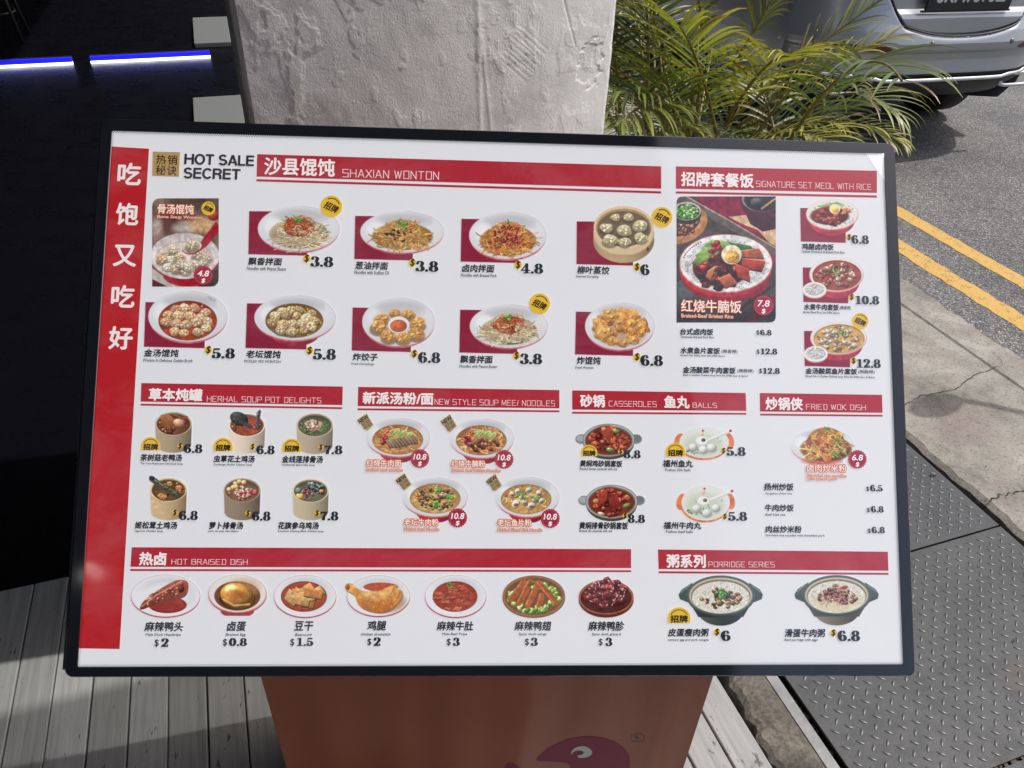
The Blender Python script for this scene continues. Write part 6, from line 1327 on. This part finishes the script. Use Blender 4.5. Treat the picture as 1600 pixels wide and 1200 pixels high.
P = Pic(781, 896, 887, 968, 1.5); P.ell(834, 934, 49, 31.5, (112, 72, 50)); P.ell(834, 931.5, 49, 32.5, (150, 108, 78)); P.ell(834, 932, 45, 29, (120, 84, 60)); mk = P.mask(834, 932, 46, 30)
for k in range(90):
    a = U(0, 6.28); x, y = 834 + 38 * U(.7, 1.05) * math.cos(a), 934 + 22 * U(.7, 1.08) * math.sin(a); P.blob(x, y, U(3, 6), U(2, 4), pick(((130, 176, 70), (170, 206, 110), (96, 140, 54), (196, 222, 140))), U(0, 3), mk, .6, 1.25, .15)
for x0_, y0_, x1_, y1_ in ((798, 936, 818, 908), (811, 942, 828, 908), (824, 946, 840, 910), (840, 910, 868, 942), (846, 930, 842, 945)): P.line([(x0_, y0_), ((x0_ + x1_) / 2 + 2, (y0_ + y1_) / 2), (x1_, y1_)], 9, (164, 84, 48), edge=(90, 40, 26)); P.line([(x0_ - 2, y0_ - 2), (x1_ - 3, y1_)], 2.2, (206, 134, 86), op=.7)
greens(P, 828, 913, 5, 3, 10, 2.2, ((70, 110, 50),)); P.speck(mk, 22); done(P, 'duck wings on lettuce')
P = Pic(900, 893, 994, 969, 1.5); P.ell(947, 937, 43, 28, (96, 40, 32)); P.ell(947, 933, 43, 27, (156, 84, 62)); P.ell(947, 934, 40, 24, (80, 30, 28))
for k in range(46): x, y = inell(946, 926, 33, 22, .6); meat(P, x, y, U(5, 9), pick(((120, 38, 40), (96, 30, 34), (146, 58, 54))))
for k in range(40): x, y = inell(946, 926, 32, 20); P.blob(x, y, U(1, 3), U(.6, 1.2), (196, 140, 136), U(0, 3), None, .8, 1.3, .5)
P.speck(P.mask(946, 930, 40, 26), 24); done(P, 'heap of dark spicy duck gizzards')
# porridge
def porridge(cx, cy, rx, ry, body, kind, label):
    P = Pic(cx - 68, cy - ry - 5, cx + 68, cy + ry + 25, 1.4); B = np.array(body, float); DK = (84, 96, 92)
    P.ell(cx, cy + 21, rx * .70, ry * .86, lambda U_, V_, d: B[None, None] * (.9 - .3 * U_)[..., None])
    P.poly([(cx - rx * .98, cy + 6), (cx + rx * .98, cy + 6), (cx + rx * .66, cy + 34), (cx - rx * .66, cy + 34)], B * .9, grad=B * .7)
    for s in (-1, 1): P.poly([(cx + s * (rx - 9), cy - 20), (cx + s * (rx + 8), cy - 9), (cx + s * (rx + 13), cy - 1), (cx + s * (rx + 11), cy + 6), (cx + s * (rx - 6), cy + 13)], DK, grad=(62, 74, 72)); P.line([(cx + s * (rx - 4), cy - 15), (cx + s * (rx + 9), cy - 5)], 1.4, (130, 142, 138))
    P.ell(cx, cy + 2, rx, ry, (58, 68, 66)); P.ell(cx, cy, rx, ry, DK); P.ell(cx, cy + .5, rx * .93, ry * .9, (196, 184, 160)); P.ell(cx, cy + 1.8, rx * .88, ry * .85, (120, 110, 96)); P.ell(cx, cy + 3.4, rx * .85, ry * .81, (218, 214, 200)); mk = P.mask(cx, cy + 3.4, rx * .85, ry * .81)
    for k in range(220): x, y = inell(cx, cy + 3, rx * .83, ry * .8); P.blob(x, y, U(1, 2.6), U(.7, 1.5), pick(((228, 226, 214), (206, 202, 186), (238, 236, 228))), U(0, 3), mk, .8, 1.1)
    if kind == 'egg':
        for k in range(46): x, y = inell(cx, cy + 4, 30, 16, .6); meat(P, x, y, U(2.6, 5), pick(((150, 98, 76), (176, 126, 98), (120, 74, 60), (140, 116, 66))), clip=mk)
        greens(P, cx + 4, cy - 2, 13, 8, 26, 4, ((70, 120, 60), (96, 150, 80), (54, 90, 60)), mk); P.blob(cx - 2, cy + 12, 6, 5, (130, 120, 70), .3, mk, .5, 1.3, .2)
    else:
        P.ell(cx, cy + 12, 40, 14, (206, 190, 140), op=.5, soft=8, clip=mk)
        for k in range(70): x, y = inell(cx, cy + 2, 31, 15, .62); meat(P, x, y - (3 if abs(x - cx) < 14 else 0), U(2.4, 4.6), pick(((130, 76, 66), (160, 104, 88), (110, 58, 56), (150, 44, 44))), clip=mk)
        noodles(P, cx, cy + 1, 28, 13, 40, ((176, 130, 110), (206, 170, 150)), 1, .7, mk)
    P.speck(mk, 18); done(P, label)
porridge(1126, 930, 53, 31, (66, 74, 74), 'egg', 'dark pot of century egg and pork congee'); porridge(1307, 929.5, 53, 31, (118, 110, 96), 'beef', 'brown pot of beef porridge')
